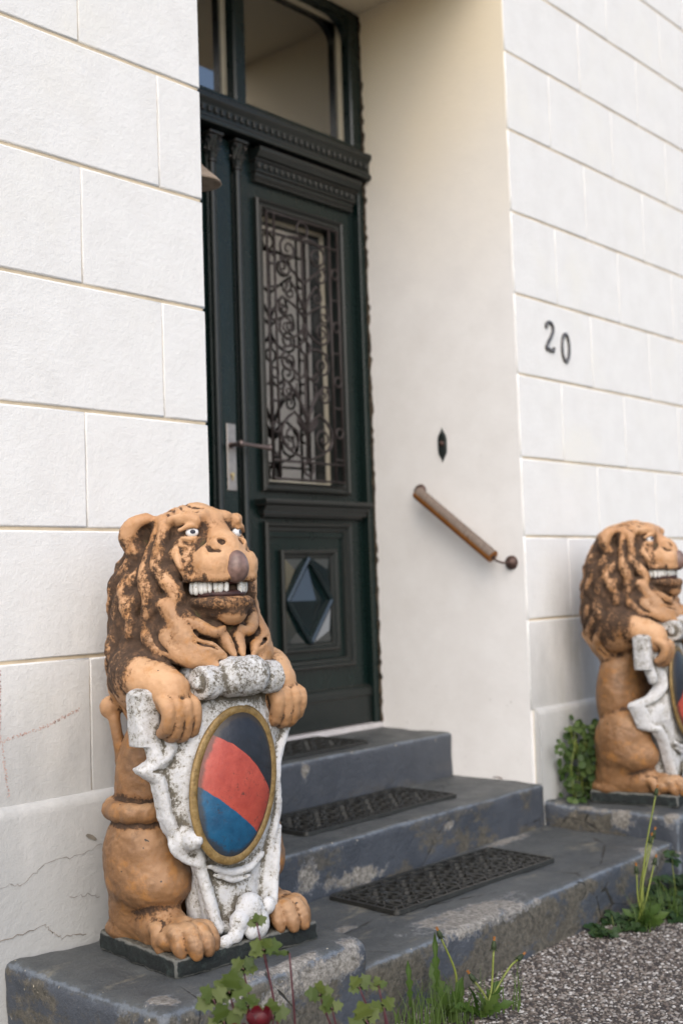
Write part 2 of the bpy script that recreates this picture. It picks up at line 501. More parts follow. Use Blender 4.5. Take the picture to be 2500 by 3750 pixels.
def mat_oval(flip):
    """three diagonal bands of paint: black, red, blue"""
    n = NT('striped_paint_' + ('mirrored' if flip else 'plain')); P = n.objc()
    X, Z = n.sep(P)[0], n.sep(P)[2]
    if flip: X = n.math('MULTIPLY', X, -1.0)
    wob = n.math('MULTIPLY', n.math('SUBTRACT', n.noise(P, 30, 4), 0.5), 0.010)
    # bands run down to the viewer's right; the edges bow slightly over the dome
    x2 = n.math('MULTIPLY', X, X)
    d = n.math('ADD', n.math('ADD', n.math('ADD', Z, n.math('MULTIPLY', X, 0.56)), n.math('MULTIPLY', x2, 2.2)), wob)
    db = n.math('ADD', n.math('ADD', Z, n.math('MULTIPLY', X, 0.47)), wob)
    red = n.ramp(n.noise(P, 25, 6, 0.7), [(0.3, (0.30, 0.040, 0.027)), (0.7, (0.46, 0.078, 0.050))])
    black = n.ramp(n.noise(P, 30, 6, 0.7), [(0.3, (0.006, 0.007, 0.011)), (0.7, (0.018, 0.021, 0.031))])
    blue = n.ramp(n.noise(P, 25, 6, 0.7), [(0.3, (0.004, 0.050, 0.115)), (0.7, (0.010, 0.100, 0.205))])
    col = n.mix(n.step(d, 0.0615, 0.0635), red, black)
    col = n.mix(n.step(db, -0.062, -0.064), col, blue)
    sp = n.noise(P, 75, 7, 0.85)
    cx = n.math('ADD', sp, n.math('MULTIPLY', n.noise(P, 12, 3), 0.35))
    col = n.mix(n.math('MULTIPLY', n.step(cx, 0.745, 0.84), 0.85), col, (0.035, 0.022, 0.018))
    e = n.attr('rimd')
    e2 = n.math('ADD', e, n.math('MULTIPLY', n.math('SUBTRACT', n.noise(P, 40, 7, 0.8), 0.5), 0.9))
    col = n.mix(n.math('MULTIPLY', n.step(e2, 0.55, 0.85), 0.75), col, (0.04, 0.03, 0.02))
    nor = n.bump(n.math('ADD', n.noise(P, 35, 4), n.math('MULTIPLY', sp, -0.5)), 0.35, 0.006)
    return n.set(color=col, rough=0.42, spec=0.5, normal=nor)

def mat_gold():
    n = NT('tarnished_gold_paint'); P = n.objc()
    col = n.ramp(n.noise(P, 40, 7, 0.8), [(0.3, (0.09, 0.055, 0.02)), (0.5, (0.25, 0.16, 0.055)), (0.7, (0.36, 0.25, 0.11))])
    return n.set(color=col, rough=0.45, spec=0.5, metal=0.25, normal=n.bump(n.noise(P, 120, 5), 0.5, 0.004))

def mat_slab():
    n = NT('mossy_black_slab'); P = n.objc()
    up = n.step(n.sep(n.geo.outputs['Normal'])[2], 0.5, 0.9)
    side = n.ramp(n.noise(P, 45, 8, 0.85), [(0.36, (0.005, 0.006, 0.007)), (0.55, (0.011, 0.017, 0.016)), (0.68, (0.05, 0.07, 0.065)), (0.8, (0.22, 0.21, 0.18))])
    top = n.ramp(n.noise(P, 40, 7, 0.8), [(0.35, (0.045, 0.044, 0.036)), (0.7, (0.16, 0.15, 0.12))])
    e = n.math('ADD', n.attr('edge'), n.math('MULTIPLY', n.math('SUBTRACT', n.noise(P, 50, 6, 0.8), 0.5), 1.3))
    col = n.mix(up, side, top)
    col = n.mix(n.math('MULTIPLY', n.step(e, 0.62, 0.9), 0.6), col, (0.24, 0.24, 0.22))
    return n.set(color=col, rough=0.6, spec=0.5, normal=n.bump(n.noise(P, 60, 7, 0.8), 0.9, 0.010))

def mat_leaf(name, c, c2, yellow=0.0):
    n = NT(name)
    oi = n.t.nodes.new('ShaderNodeObjectInfo')
    col = n.ramp(oi.outputs['Random'], [(0.0, c), (1.0, c2)])
    ge = n.noise(n.objc(), 60, 3)
    col = n.mix(n.math('MULTIPLY', n.step(ge, 0.5, 0.8), 0.4), col, tuple(x * 1.5 for x in c2))
    n.set(color=col, rough=0.5, spec=0.4)
    tr = n.t.nodes.new('ShaderNodeBsdfTranslucent'); n.L(col, tr.inputs[0])
    mx = n.t.nodes.new('ShaderNodeMixShader'); mx.inputs[0].default_value = 0.35
    n.L(n.b.outputs[0], mx.inputs[1]); n.L(tr.outputs[0], mx.inputs[2]); n.L(mx.outputs[0], n.out.inputs[0])
    return n.m

def mat_gravelbed():
    n = NT('cement_between_pebbles'); P = n.pos()
    v = n.voro(P, 130, 'F1', 'Color')
    g = n.sep(v)[0]
    col = n.ramp(g, [(0.0, (0.05, 0.042, 0.036)), (0.4, (0.10, 0.085, 0.072)), (0.75, (0.19, 0.165, 0.14)), (1.0, (0.42, 0.39, 0.36))])
    dist = n.voro(P, 130)
    col = n.mix(n.step(dist, 0.35, 0.6), col, (0.045, 0.038, 0.032))
    big = n.noise(P, 3, 5)
    col = n.mix(n.math('MULTIPLY', n.step(big, 0.55, 0.75), 0.35), col, (0.30, 0.27, 0.24))
    return n.set(color=col, rough=0.85, spec=0.3, normal=n.bump(dist, -0.6, 0.006))

def mat_pebble():
    n = NT('mixed_pebbles')
    a = n.attr('tone')
    col = n.ramp(a, [(0.0, (0.045, 0.038, 0.036)), (0.22, (0.11, 0.088, 0.075)), (0.45, (0.21, 0.18, 0.155)), (0.70, (0.26, 0.24, 0.22)), (0.88, (0.44, 0.42, 0.40))], 'CONSTANT')
    return n.set(color=col, rough=0.6, spec=0.4)

def mat_wood():
    n = NT('weathered_handrail_wood'); P = n.objc()
    gr = n.noise(n.map(P, (40, 40, 2.5)), 4, 6, 0.7)
    nz = n.sep(n.geo.outputs['Normal'])
    top = n.step(n.math('ADD', nz[2], n.math('MULTIPLY', gr, 0.3)), 0.02, 0.32)
    v = n.ramp(gr, [(0.3, (0.20, 0.060, 0.006)), (0.7, (0.34, 0.125, 0.015))])
    g = n.ramp(gr, [(0.3, (0.080, 0.056, 0.042)), (0.7, (0.24, 0.19, 0.155))])
    col = n.mix(top, v, g)
    return n.set(color=col, rough=0.5, spec=0.4, normal=n.bump(gr, 0.3, 0.003))

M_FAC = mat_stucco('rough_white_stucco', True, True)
M_REV = mat_reveal()
M_STEP = mat_steps()
M_DOOR = mat_door()
M_MOULD = mat_moulding()
M_GLOSS = mat_plain('glossier_green_facet_paint', (0.006, 0.014, 0.016), 0.12, spec=1.0, var=0.2)
M_IRON = mat_iron()
M_GLASS = mat_glass()
M_TERRA = mat_terracotta()
M_WHITE = mat_whitestone()
M_GOLD = mat_gold()
M_SLAB = mat_slab()
M_CREAM = mat_plain('cream_inner_frame_paint', (0.46, 0.42, 0.33), 0.5, var=0.08)
M_STEEL = mat_plain('brushed_steel', (0.42, 0.38, 0.36), 0.38, metal=0.9, var=0.1, vscale=60)
M_BRASS = mat_plain('pale_brass', (0.62, 0.50, 0.28), 0.35, metal=0.8)
M_NICKEL = mat_plain('tarnished_handle_metal', (0.20, 0.155, 0.145), 0.32, metal=0.8)
M_BLACK = mat_plain('black_cast_iron', (0.014, 0.019, 0.018), 0.45, var=0.3, vscale=60)
M_RUBBER = mat_plain('dark_rubber', (0.020, 0.020, 0.018), 0.40, spec=0.6, var=0.35, vscale=60, bump=(200, 0.3, 0.003))
M_RUST = mat_plain('rusty_brown_metal', (0.085, 0.050, 0.040), 0.5, metal=0.4, var=0.35, vscale=50)
M_HOOD = mat_plain('faded_brown_enamel', (0.30, 0.23, 0.17), 0.55, var=0.35, vscale=30)
M_DARK = mat_plain('dark_interior', (0.03, 0.026, 0.022), 0.9)
M_THRESH = mat_plain('pale_painted_threshold', (0.55, 0.53, 0.54), 0.45)
M_GAP = mat_plain('crumbling_mortar', (0.055, 0.040, 0.026), 0.95, var=0.9, vscale=60, bump=(60, 1.0, 0.01))
M_WOOD = mat_wood()
M_EYEW = mat_plain('white_eye_paint', (0.80, 0.80, 0.80), 0.35, var=0.05)
M_EYEB = mat_plain('navy_pupil_paint', (0.006, 0.009, 0.03), 0.3)
M_NOSE = None
# ------------------------------------------------------------------ small SDF sculpting kit (numpy)
class SDF:
    def __init__(s, lo, hi, h):
        s.lo = np.array(lo, float); s.h = h
        s.n = np.ceil((np.array(hi) - s.lo) / h).astype(int) + 1
        s.ax = [(s.lo[i] + h * np.arange(s.n[i])).astype(np.float32) for i in range(3)]
        s.d = np.full(tuple(s.n), 0.08, np.float32)
        s.tags = {}
    def win(s, lo, hi):
        a = np.clip(np.floor((np.array(lo) - s.lo) / s.h).astype(int), 0, s.n)
        b = np.clip(np.ceil((np.array(hi) - s.lo) / s.h).astype(int) + 1, 0, s.n)
        if np.any(b <= a): return None, None
        sl = tuple(slice(a[i], b[i]) for i in range(3))
        g = (s.ax[0][sl[0]][:, None, None], s.ax[1][sl[1]][None, :, None], s.ax[2][sl[2]][None, None, :])
        return sl, g
    def comb(s, sl, p, k, op):
        c = s.d[sl]
        if op == 'add':
            if k > 0:
                hh = np.clip(0.5 + 0.5 * (c - p) / k, 0, 1); s.d[sl] = c * (1 - hh) + p * hh - k * hh * (1 - hh)
            else: s.d[sl] = np.minimum(c, p)
        elif op == 'sub':
            if k > 0:
                hh = np.clip(0.5 - 0.5 * (c + p) / k, 0, 1); s.d[sl] = c * (1 - hh) - p * hh + k * hh * (1 - hh)
            else: s.d[sl] = np.maximum(c, -p)
    def ell(s, c, r, k=0.02, op='add', rot=None):
        R = max(r) + k + 0.006
        sl, g = s.win([c[i] - R for i in range(3)], [c[i] + R for i in range(3)])
        if sl is None: return
        x, y, z = g[0] - c[0], g[1] - c[1], g[2] - c[2]
        if rot is not None:
            m = Euler(rot).to_matrix().transposed()
            x, y, z = (m[0][0] * x + m[0][1] * y + m[0][2] * z, m[1][0] * x + m[1][1] * y + m[1][2] * z, m[2][0] * x + m[2][1] * y + m[2][2] * z)
        k0 = np.sqrt((x / r[0]) ** 2 + (y / r[1]) ** 2 + (z / r[2]) ** 2)
        k1 = np.sqrt((x / r[0] ** 2) ** 2 + (y / r[1] ** 2) ** 2 + (z / r[2] ** 2) ** 2) + 1e-6
        s.comb(sl, (k0 * (k0 - 1) / k1).astype(np.float32), k, op)
    def cap(s, a, b, ra, rb, k=0.015, op='add'):
        R = max(ra, rb) + k + 0.006
        lo = [min(a[i], b[i]) - R for i in range(3)]; hi = [max(a[i], b[i]) + R for i in range(3)]
        sl, g = s.win(lo, hi)
        if sl is None: return
        ab = [b[i] - a[i] for i in range(3)]; L = sum(t * t for t in ab) + 1e-9
        px, py, pz = g[0] - a[0], g[1] - a[1], g[2] - a[2]
        t = np.clip((px * ab[0] + py * ab[1] + pz * ab[2]) / L, 0, 1)
        d = np.sqrt((px - ab[0] * t) ** 2 + (py - ab[1] * t) ** 2 + (pz - ab[2] * t) ** 2) - (ra + (rb - ra) * t)
        s.comb(sl, d.astype(np.float32), k, op)
    def chain(s, pts, rad, k=0.012, op='add', res=3):
        """smooth polyline of capsules, evaluated as one primitive so that it does not swell at its joints"""
        P = catmull(pts, res); m = len(P)
        if not isinstance(rad, (list, tuple)): rad = [rad] * len(pts)
        rr = np.interp(np.linspace(0, 1, m), np.linspace(0, 1, len(rad)), rad)
        R = max(rad) + k + 0.006
        P = np.array(P)
        sl, g = s.win(P.min(0) - R, P.max(0) + R)
        if sl is None: return
        shape = s.d[sl].shape
        d = np.full(shape, 1.0, np.float32)
        base = np.array([sl[i].start for i in range(3)])
        for i in range(m - 1):
            a, b = P[i], P[i + 1]
            lo = np.minimum(a, b) - R; hi = np.maximum(a, b) + R
            s2, g2 = s.win(lo, hi)
            if s2 is None: continue
            ab = b - a; L = ab @ ab + 1e-9
            px, py, pz = g2[0] - a[0], g2[1] - a[1], g2[2] - a[2]
            t = np.clip((px * ab[0] + py * ab[1] + pz * ab[2]) / L, 0, 1)
            q = (np.sqrt((px - ab[0] * t) ** 2 + (py - ab[1] * t) ** 2 + (pz - ab[2] * t) ** 2) - (rr[i] + (rr[i + 1] - rr[i]) * t)).astype(np.float32)
            loc = tuple(slice(s2[j].start - base[j], s2[j].stop - base[j]) for j in range(3))
            d[loc] = np.minimum(d[loc], q)
        s.comb(sl, d, k, op)
    def mirror_x(s):
        """grid covers x in [0, X]; reflect to negative side"""
        s.d = np.concatenate([s.d[:0:-1], s.d], axis=0)
        s.lo = s.lo.copy(); s.lo[0] = -(s.n[0] - 1) * s.h
        s.n = np.array(s.d.shape)
        s.ax[0] = (s.lo[0] + s.h * np.arange(s.n[0])).astype(np.float32)
    def sample(s, P, arr=None):
        arr = s.d if arr is None else arr
        q = (P - s.lo) / s.h
        i = np.clip(np.floor(q).astype(int), 0, s.n - 2); t = np.clip(q - i, 0, 1)
        o = 0
        for a in (0, 1):
            for b in (0, 1):
                for c in (0, 1):
                    w = (t[:, 0] if a else 1 - t[:, 0]) * (t[:, 1] if b else 1 - t[:, 1]) * (t[:, 2] if c else 1 - t[:, 2])
                    o = o + w * arr[i[:, 0] + a, i[:, 1] + b, i[:, 2] + c]
        return o
    def surf(s, phi, z, c=(0, 0.03)):
        """point on the surface seen from a vertical axis; phi 0 = front (-y), 90 = +x"""
        dx, dy = math.sin(math.radians(phi)), -math.cos(math.radians(phi))
        t = np.linspace(0.0, 0.26, 260)
        P = np.stack([c[0] + dx * t, c[1] + dy * t, np.full_like(t, z)], 1)
        d = s.sample(P)
        idx = np.where(d < 0)[0]
        tt = t[idx[-1]] if len(idx) else 0.05
        return np.array([c[0] + dx * tt, c[1] + dy * tt, z])
    def blur(s, r):
        a = np.clip(s.d, -0.04, 0.04)
        for ax in range(3):
            a = np.moveaxis(a, ax, 0)
            pad = np.concatenate([np.repeat(a[:1], r + 1, 0), a, np.repeat(a[-1:], r, 0)], 0)
            cs = np.cumsum(pad, axis=0, dtype=np.float64)
            a = ((cs[2 * r + 1:] - cs[:-(2 * r + 1)]) / (2 * r + 1)).astype(np.float32)
            a = np.moveaxis(a, 0, ax)
        return a
    def mesh(s):
        """surface nets"""
        d = s.d; inside = d < 0
        nx, ny, nz = d.shape
        c = np.zeros((nx - 1, ny - 1, nz - 1), np.int8)
        for a in (0, 1):
            for b in (0, 1):
                for e in (0, 1):
                    c += inside[a:nx - 1 + a, b:ny - 1 + b, e:nz - 1 + e]
        act = (c > 0) & (c < 8)
        I = np.argwhere(act)
        vid = np.full(act.shape, -1, np.int64); vid[act] = np.arange(len(I))
        acc = np.zeros((len(I), 3)); cnt = np.zeros(len(I))
        corners = [(a, b, e) for a in (0, 1) for b in (0, 1) for e in (0, 1)]
        vals = {q: d[I[:, 0] + q[0], I[:, 1] + q[1], I[:, 2] + q[2]] for q in corners}
        for q in corners:
            for ax in range(3):
                if q[ax]: continue
                q2 = list(q); q2[ax] = 1; q2 = tuple(q2)
                va, vb = vals[q], vals[q2]
                m = (va < 0) != (vb < 0)
                t = np.where(m, va / np.where(m, va - vb, 1), 0)
                p = np.tile(np.array(q, float), (len(I), 1)); p[:, ax] += t
                acc[m] += p[m]; cnt[m] += 1
        V = s.lo + (I + acc / cnt[:, None]) * s.h
        quads = []
        for ax in range(3):
            o1, o2 = [a for a in range(3) if a != ax]
            sl0 = [slice(None)] * 3; sl1 = [slice(None)] * 3
            sl0[ax] = slice(0, -1); sl1[ax] = slice(1, None)
            A, B = inside[tuple(sl0)], inside[tuple(sl1)]
            E = np.argwhere(A != B)
            ok = (E[:, o1] > 0) & (E[:, o2] > 0) & (E[:, o1] < d.shape[o1] - 1) & (E[:, o2] < d.shape[o2] - 1)
            E = E[ok]; flip = A[E[:, 0], E[:, 1], E[:, 2]]
            def cell(da, db):
                q = E.copy(); q[:, o1] += da; q[:, o2] += db
                return vid[q[:, 0], q[:, 1], q[:, 2]]
            Q = np.stack([cell(-1, -1), cell(0, -1), cell(0, 0), cell(-1, 0)], 1)
            if ax == 1: flip = ~flip
            Q[~flip] = Q[~flip][:, ::-1]
            quads.append(Q)
        Q = np.concatenate(quads)
        return V, Q
    def cavity(s, V, r, scale):
        return np.clip(-(s.sample(V, s.blur(r))) / scale, -1, 1)

def catmull(pts, res=3):
    P = [np.array(p, float) for p in pts]
    if len(P) < 3: return P
    Q = [2 * P[0] - P[1]] + P + [2 * P[-1] - P[-2]]
    o = []
    for i in range(1, len(Q) - 2):
        for j in range(res):
            t = j / res
            o.append(0.5 * (2 * Q[i] + (Q[i + 1] - Q[i - 1]) * t + (2 * Q[i - 1] - 5 * Q[i] + 4 * Q[i + 1] - Q[i + 2]) * t * t + (3 * Q[i] - Q[i - 1] - 3 * Q[i + 1] + Q[i + 2]) * t ** 3))
    o.append(P[-1])
    return o

def oval_dome(a, b, depth, n=26, m=72, rimw=0.0):
    V = [(0, -depth, 0)]; rd = [0]
    for i in range(1, n + 1):
        t = i / n
        h = depth * math.sqrt(max(0, 1 - (t * 0.97) ** 2))
        for j in range(m):
            th = 2 * math.pi * j / m
            V.append((a * t * math.cos(th), -h, b * t * math.sin(th))); rd.append(t ** 5)
    F = [(0, 1 + j, 1 + (j + 1) % m) for j in range(m)]
    for i in range(n - 1):
        for j in range(m):
            p = 1 + i * m
            F.append((p + j, p + m + j, p + m + (j + 1) % m, p + (j + 1) % m))
    return V, F, rd

def rounded_slab(x0, x1, y0, y1, z0, z1, rad, res, amp=0.0, ns=12.0, seed=0.0, top_round=0.4):
    """dense box with rounded arrises and uneven faces; returns V, Q, edge attribute"""
    dims = [x1 - x0, y1 - y0, z1 - z0]
    n = [max(3, int(round(d / res))) for d in dims]
    lin = [np.linspace(a, b, k + 1) for a, b, k in ((x0, x1, n[0]), (y0, y1, n[1]), (z0, z1, n[2]))]
    # squeeze samples toward the arrises
    Vs, Qs, off = [], [], 0
    for ax in range(3):
        o = [i for i in range(3) if i != ax]
        for side in (0, 1):
            A, B = np.meshgrid(lin[o[0]], lin[o[1]], indexing='ij')
            P = np.zeros(A.shape + (3,)); P[..., o[0]] = A; P[..., o[1]] = B; P[..., ax] = (x0, y0, z0)[ax] if side == 0 else (x1, y1, z1)[ax]
            na, nb = A.shape
            idx = np.arange(na * nb).reshape(na, nb) + off
            q = np.stack([idx[:-1, :-1], idx[1:, :-1], idx[1:, 1:], idx[:-1, 1:]], -1).reshape(-1, 4)
            flip = (side == 0) != (ax == 1)
            if flip: q = q[:, ::-1]
            Vs.append(P.reshape(-1, 3)); Qs.append(q); off += na * nb
    V = np.concatenate(Vs); Q = np.concatenate(Qs)
    # merge shared border points
    key = np.round(V * 1e5).astype(np.int64)
    _, first, inv = np.unique(key, axis=0, return_index=True, return_inverse=True)
    V = V[first]; Q = inv.reshape(-1)[Q]
    lo = np.array([x0, y0, z0]) + rad; hi = np.array([x1, y1, z1]) - rad
    c = np.clip(V, lo, hi); d = V - c
    L = np.linalg.norm(d, axis=1, keepdims=True) + 1e-9
    nrm = d / L
    rr = np.minimum(L, rad)
    V2 = c + nrm * rad
    edge = 1 - np.max(np.abs(nrm), axis=1)
    edge = np.clip(edge / 0.29, 0, 1)
    # soft halo of wear next to the arris
    dist = np.minimum.reduce([np.where(np.abs(nrm[:, i]) > 0.8, 1.0, 0.0) * 0 for i in range(3)])
    q = np.sort(np.stack([np.minimum(np.abs(V[:, i] - (x0, y0, z0)[i]), np.abs((x1, y1, z1)[i] - V[:, i])) for i in range(3)], 1), axis=1)
    halo = np.clip(1 - q[:, 1] / (rad * 2.2), 0, 1)
    edge = np.maximum(edge, halo * 0.75)
    if amp > 0:
        from mathutils import noise as mn
        dv = np.array([mn.noise(Vector(p) * ns + Vector((seed, seed, seed))) + 0.5 * mn.noise(Vector(p) * ns * 3.1 + Vector((seed, 0, seed))) for p in V2])
        V2 = V2 + nrm * (dv * amp * (1 + 1.6 * edge))[:, None]
    return V2, Q, edge
# ------------------------------------------------------------------ the house front
XL, XR, D, ZSOF, ZG = 0.0, 1.515, 0.715, 2.19, -1.18
house = thing('house', 'white stucco house front with scored block courses round the recessed green door', 'house', (0, 0, ZG))
def hp(mb, name, mat, parent=None, **k):      # part in world coordinates under the house Empty
    o = mb.build(name, mat, parent or house, **k)
    if parent is None: o.location = (0, 0, -ZG)
    return o
COURSE = [-0.628, -0.3029, 0.0, 0.2878, 0.5954, 0.8928, 1.2, 1.5096, 1.8076, 2.107, 2.405, 2.705, 3.005, 3.305]
XW0, XW1 = -2.3, 5.2
# masonry behind the blocks (the joints show it)
mb = MB()
mb.box(XW0, XL - 0.006, 0.0044, 0.9, ZG - 0.1, 3.31)
mb.box(1.532, XW1, 0.0044, 0.9, ZG - 0.1, 3.31)
mb.box(XL - 0.006, 1.532, 0.0075, 0.9, ZSOF + 0.012, 3.31)
hp(mb, 'wall', mat_plain('tan_joint_mortar', (0.60, 0.50, 0.36), 0.95, var=0.2, vscale=12))
# plastered cheeks and soffit of the door recess
mb = MB()
mb.box(XR, 1.5322, 0.006, 0.9, ZG, ZSOF + 0.011)
mb.box(XL - 0.0062, XL - 0.002, 0.03, 0.9, ZG, ZSOF + 0.011)
mb.box(XL - 0.002, XR, 0.012, 0.9, ZSOF, ZSOF + 0.0115)
hp(mb, 'reveal', M_REV)
# scored blocks: shared meshes, one object each
blk_cache = {}
def block(x0, x1, z0, z1):
    J, JX = 0.0030, 0.0006
    w, h = round(x1 - x0 - 2 * JX, 4), round(z1 - z0 - 2 * J, 4)
    if w < 0.02: return
    if (w, h) not in blk_cache:
        me = bpy.data.meshes.new('block')
        c = 0.0052
        n = 4
        V = []; F = []
        # chamfered plate, with slightly wandering edges
        rr = random.Random(int(w * 1000) + int(h * 997))
        ring = []
        def edge_pts(inset, y, jit):
            P = []
            for (ax, az, bx, bz) in ((0, 0, w, 0), (w, 0, w, h), (w, h, 0, h), (0, h, 0, 0)):
                for i in range(n):
                    t = i / n
                    x, z = ax + (bx - ax) * t, az + (bz - az) * t
                    x = min(max(x, inset * 0.55), w - inset * 0.55); z = min(max(z, inset), h - inset)
                    P.append((x + rr.uniform(-jit, jit), y, z + rr.uniform(-jit, jit)))
            return P
        rings = [edge_pts(0, 0.009, 0), edge_pts(0.0008, 0.0038, 0.0004), edge_pts(c * 0.55, 0.0010, 0.0008), edge_pts(c, 0.0, 0.0010)]
        m = 4 * n
        for R_ in rings: V += R_
        for i in range(3):
            for j in range(m):
                F.append((i * m + j, i * m + (j + 1) % m, (i + 1) * m + (j + 1) % m, (i + 1) * m + j))
        F.append(tuple(3 * m + j for j in range(m)))
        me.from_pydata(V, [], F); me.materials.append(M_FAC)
        me.polygons.foreach_set('use_smooth', [i < 3 * m for i in range(len(F))])
        blk_cache[(w, h)] = me
    o = bpy.data.objects.new('block', blk_cache[(w, h)])
    o.location = (x0 + JX, 0, z0 + J - ZG)
    link(o, house)
for i in range(len(COURSE) - 1):
    z0, z1 = COURSE[i], COURSE[i + 1]
    even = (i % 2 == 0)     # courses whose joints fall at -0.396
    jl = -0.396 if even else -0.149
    jr = 2.063 if even else 1.816
    below = z1 < ZSOF + 0.02
    xs = [XL]
    x = jl
    while x > XW0: xs.append(x); x -= 0.494
    for a, b in zip(xs[1:], xs[:-1]): block(a, b, z0, z1)
    xs = [1.5165]
    x = jr
    while x < XW1: xs.append(x); x += 0.494
    for a, b in zip(xs[:-1], xs[1:]): block(a, b, z0, z1)
    if not below:
        zz = max(z0, ZSOF + 0.004)
        xx = [XL, 0.345 if even else 0.592, 0.839 if even else 1.086, 1.333 if even else 1.5165] + ([1.5165] if even else [])
        for a, b in zip(xx[:-1], xx[1:]): block(a, b, zz, z1)
# projecting base band with a weathered sloping top
for (a, b) in ((XW0, -0.001), (1.5335, XW1)):
    mb = MB()
    mb.bar(a, b, [(0.006, -0.618), (-0.008, -0.624), (-0.017, -0.634), (-0.020, -0.648), (-0.024, -0.95), (-0.030, ZG - 0.1), (0.02, ZG - 0.1), (0.02, -0.618)])
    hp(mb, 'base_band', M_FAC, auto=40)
# cracks, a chip and old red chalk on the base and lower courses
rr = random.Random(3)
def wander(pts, w, y, name, mat, jit=0.004, sub=7):
    P = []
    for (a, b) in zip(pts[:-1], pts[1:]):
        for i in range(sub):
            t = i / sub
            P.append((a[0] + (b[0] - a[0]) * t + rr.uniform(-jit, jit), a[1] + (b[1] - a[1]) * t + rr.uniform(-jit, jit)))
    P.append(pts[-1])
    V = []; F = []
    for i, (x, z) in enumerate(P):
        ww = w * rr.uniform(0.3, 1.0)
        q = P[min(i + 1, len(P) - 1)]; p = P[max(i - 1, 0)]
        t = Vector((q[0] - p[0], q[1] - p[1])).normalized()
        V += [(x - t.y * ww, y, z + t.x * ww), (x + t.y * ww, y, z - t.x * ww), (x, y + 0.002, z)]
    for i in range(len(P) - 1):
        F.append((3 * i, 3 * i + 1, 3 * i + 4, 3 * i + 3))
    o = mesh_obj(name, V, F, mat, house, loc=(0, 0, -ZG))
    return o
M_CRACK = mat_plain('dark_crack', (0.22, 0.19, 0.16), 0.95, var=0.4)
M_CHALK = mat_plain('faded_red_chalk', (0.60, 0.42, 0.37), 0.95, var=0.25, vscale=150)
wander([(-1.2, -0.84), (-0.647, -0.785), (-0.599, -0.791), (-0.549, -0.756), (-0.47, -0.758), (-0.379, -0.742), (-0.36, -0.72)], 0.0008, -0.0247, 'crack', M_CRACK)
wander([(-1.3, -0.93), (-0.649, -0.900), (-0.548, -0.894), (-0.53, -0.915), (-0.505, -0.93), (-0.44, -0.938)], 0.0011, -0.0262, 'crack', M_CRACK)
wander([(-0.48, -0.845), (-0.43, -0.85), (-0.40, -0.862)], 0.0008, -0.0257, 'crack', M_CRACK)
V = []
for k in range(9):
    a = 2 * math.pi * k / 9
    V.append((-0.417 + 0.017 * math.cos(a) * rr.uniform(0.7, 1.1), -0.0232, -0.722 - 0.008 * math.cos(a) + 0.0055 * math.sin(a) * rr.uniform(0.7, 1.2)))
mesh_obj('chipped_spot', V, [tuple(range(9))], mat_plain('exposed_grey_mortar', (0.20, 0.18, 0.15), 0.95, var=0.4), house, loc=(0, 0, -ZG))
def chalk(pts, n, w):
    mb = MB()
    for i in range(n):
        t = (i + rr.random()) / n * (len(pts) - 1); j = min(int(t), len(pts) - 2); t -= j
        x = pts[j][0] + (pts[j + 1][0] - pts[j][0]) * t; z = pts[j][1] + (pts[j + 1][1] - pts[j][1]) * t
        x += rr.uniform(-w, w); z += rr.uniform(-w, w); s_ = rr.uniform(0.0008, 0.0019)
        mb.add([(x - s_, -0.0004, z - s_), (x + s_, -0.0004, z - s_ * 0.5), (x + s_ * 0.6, -0.0004, z + s_), (x - s_, -0.0004, z + s_ * 0.8)], [(0, 1, 2, 3)])
    o = hp(mb, 'chalk_mark', M_CHALK); o['kind'] = 'stuff'
chalk([(-0.640, -0.320), (-0.641, -0.45), (-0.622, -0.60)], 150, 0.0028)
chalk([(-0.66, -0.480), (-0.52, -0.455), (-0.43, -0.425)], 130, 0.0035)
# crumbling mortar along the frame of the door
V = []; F = []
n = 150
for i in range(n + 1):
    z = -0.72 + 2.9 * i / n
    a, b = rr.uniform(0.001, 0.010) * rr.choice((0.4, 1, 1.0, 1.8)), rr.uniform(0.002, 0.012) * rr.choice((0.5, 1, 1.5))
    V += [(XR + 0.001, D - 0.014 - b, z), (XR - 0.0015 - 0.25 * a, D - 0.018 - b * 0.4, z), (XR - 0.004 - 0.35 * a, D - 0.012, z), (XR + 0.001, D, z)]
for i in range(n):
    for k in range(3): F.append((4 * i + k, 4 * i + k + 1, 4 * i + k + 5, 4 * i + k + 4))
mesh_obj('mortar_joint', V, F, M_GAP, house, True, loc=(0, 0, -ZG))

# ---- door frame with cornice
mb = MB()
mb.box(1.480, XR - 0.001, D - 0.012, 0.82, -0.703, ZSOF - 0.002, 0.003)
mb.box(XL + 0.001, 0.036, D - 0.012, 0.82, -0.703, ZSOF - 0.002, 0.003)
mb.box(0.0365, 1.4795, D - 0.004, 0.82, 1.503, 1.585)
hp(mb, 'door_frame', M_DOOR)
df = house.children[-1] if False else bpy.data.objects['door_frame']
def sub(mb, name, mat, parent, **k): return mb.build(name, mat, parent, **k)
mb = MB(); mb.bar(XL + 0.002, XR - 0.0015, [(0.709, 1.584), (0.655, 1.584), (0.655, 1.568), (0.664, 1.560), (0.670, 1.548), (0.670, 1.510), (0.662, 1.504), (0.659, 1.494), (0.662, 1.484), (0.709, 1.482)])
sub(mb, 'cornice', M_MOULD, df, auto=35)
mb = MB()
for i in range(48):
    x = 0.012 + i * 0.0312
    mb.box(x, x + 0.017, 0.660, 0.6705, 1.522, 1.544, 0.002)
sub(mb, 'dentil_row', M_MOULD, df)['kind'] = 'stuff'
mb = MB(); mb.bar(XL + 0.002, XR - 0.002, [(0.690, 0 - 0.703), (0.690, -0.7215), (0.80, -0.7215), (0.80, -0.703)])
hp(mb, 'threshold', M_THRESH)
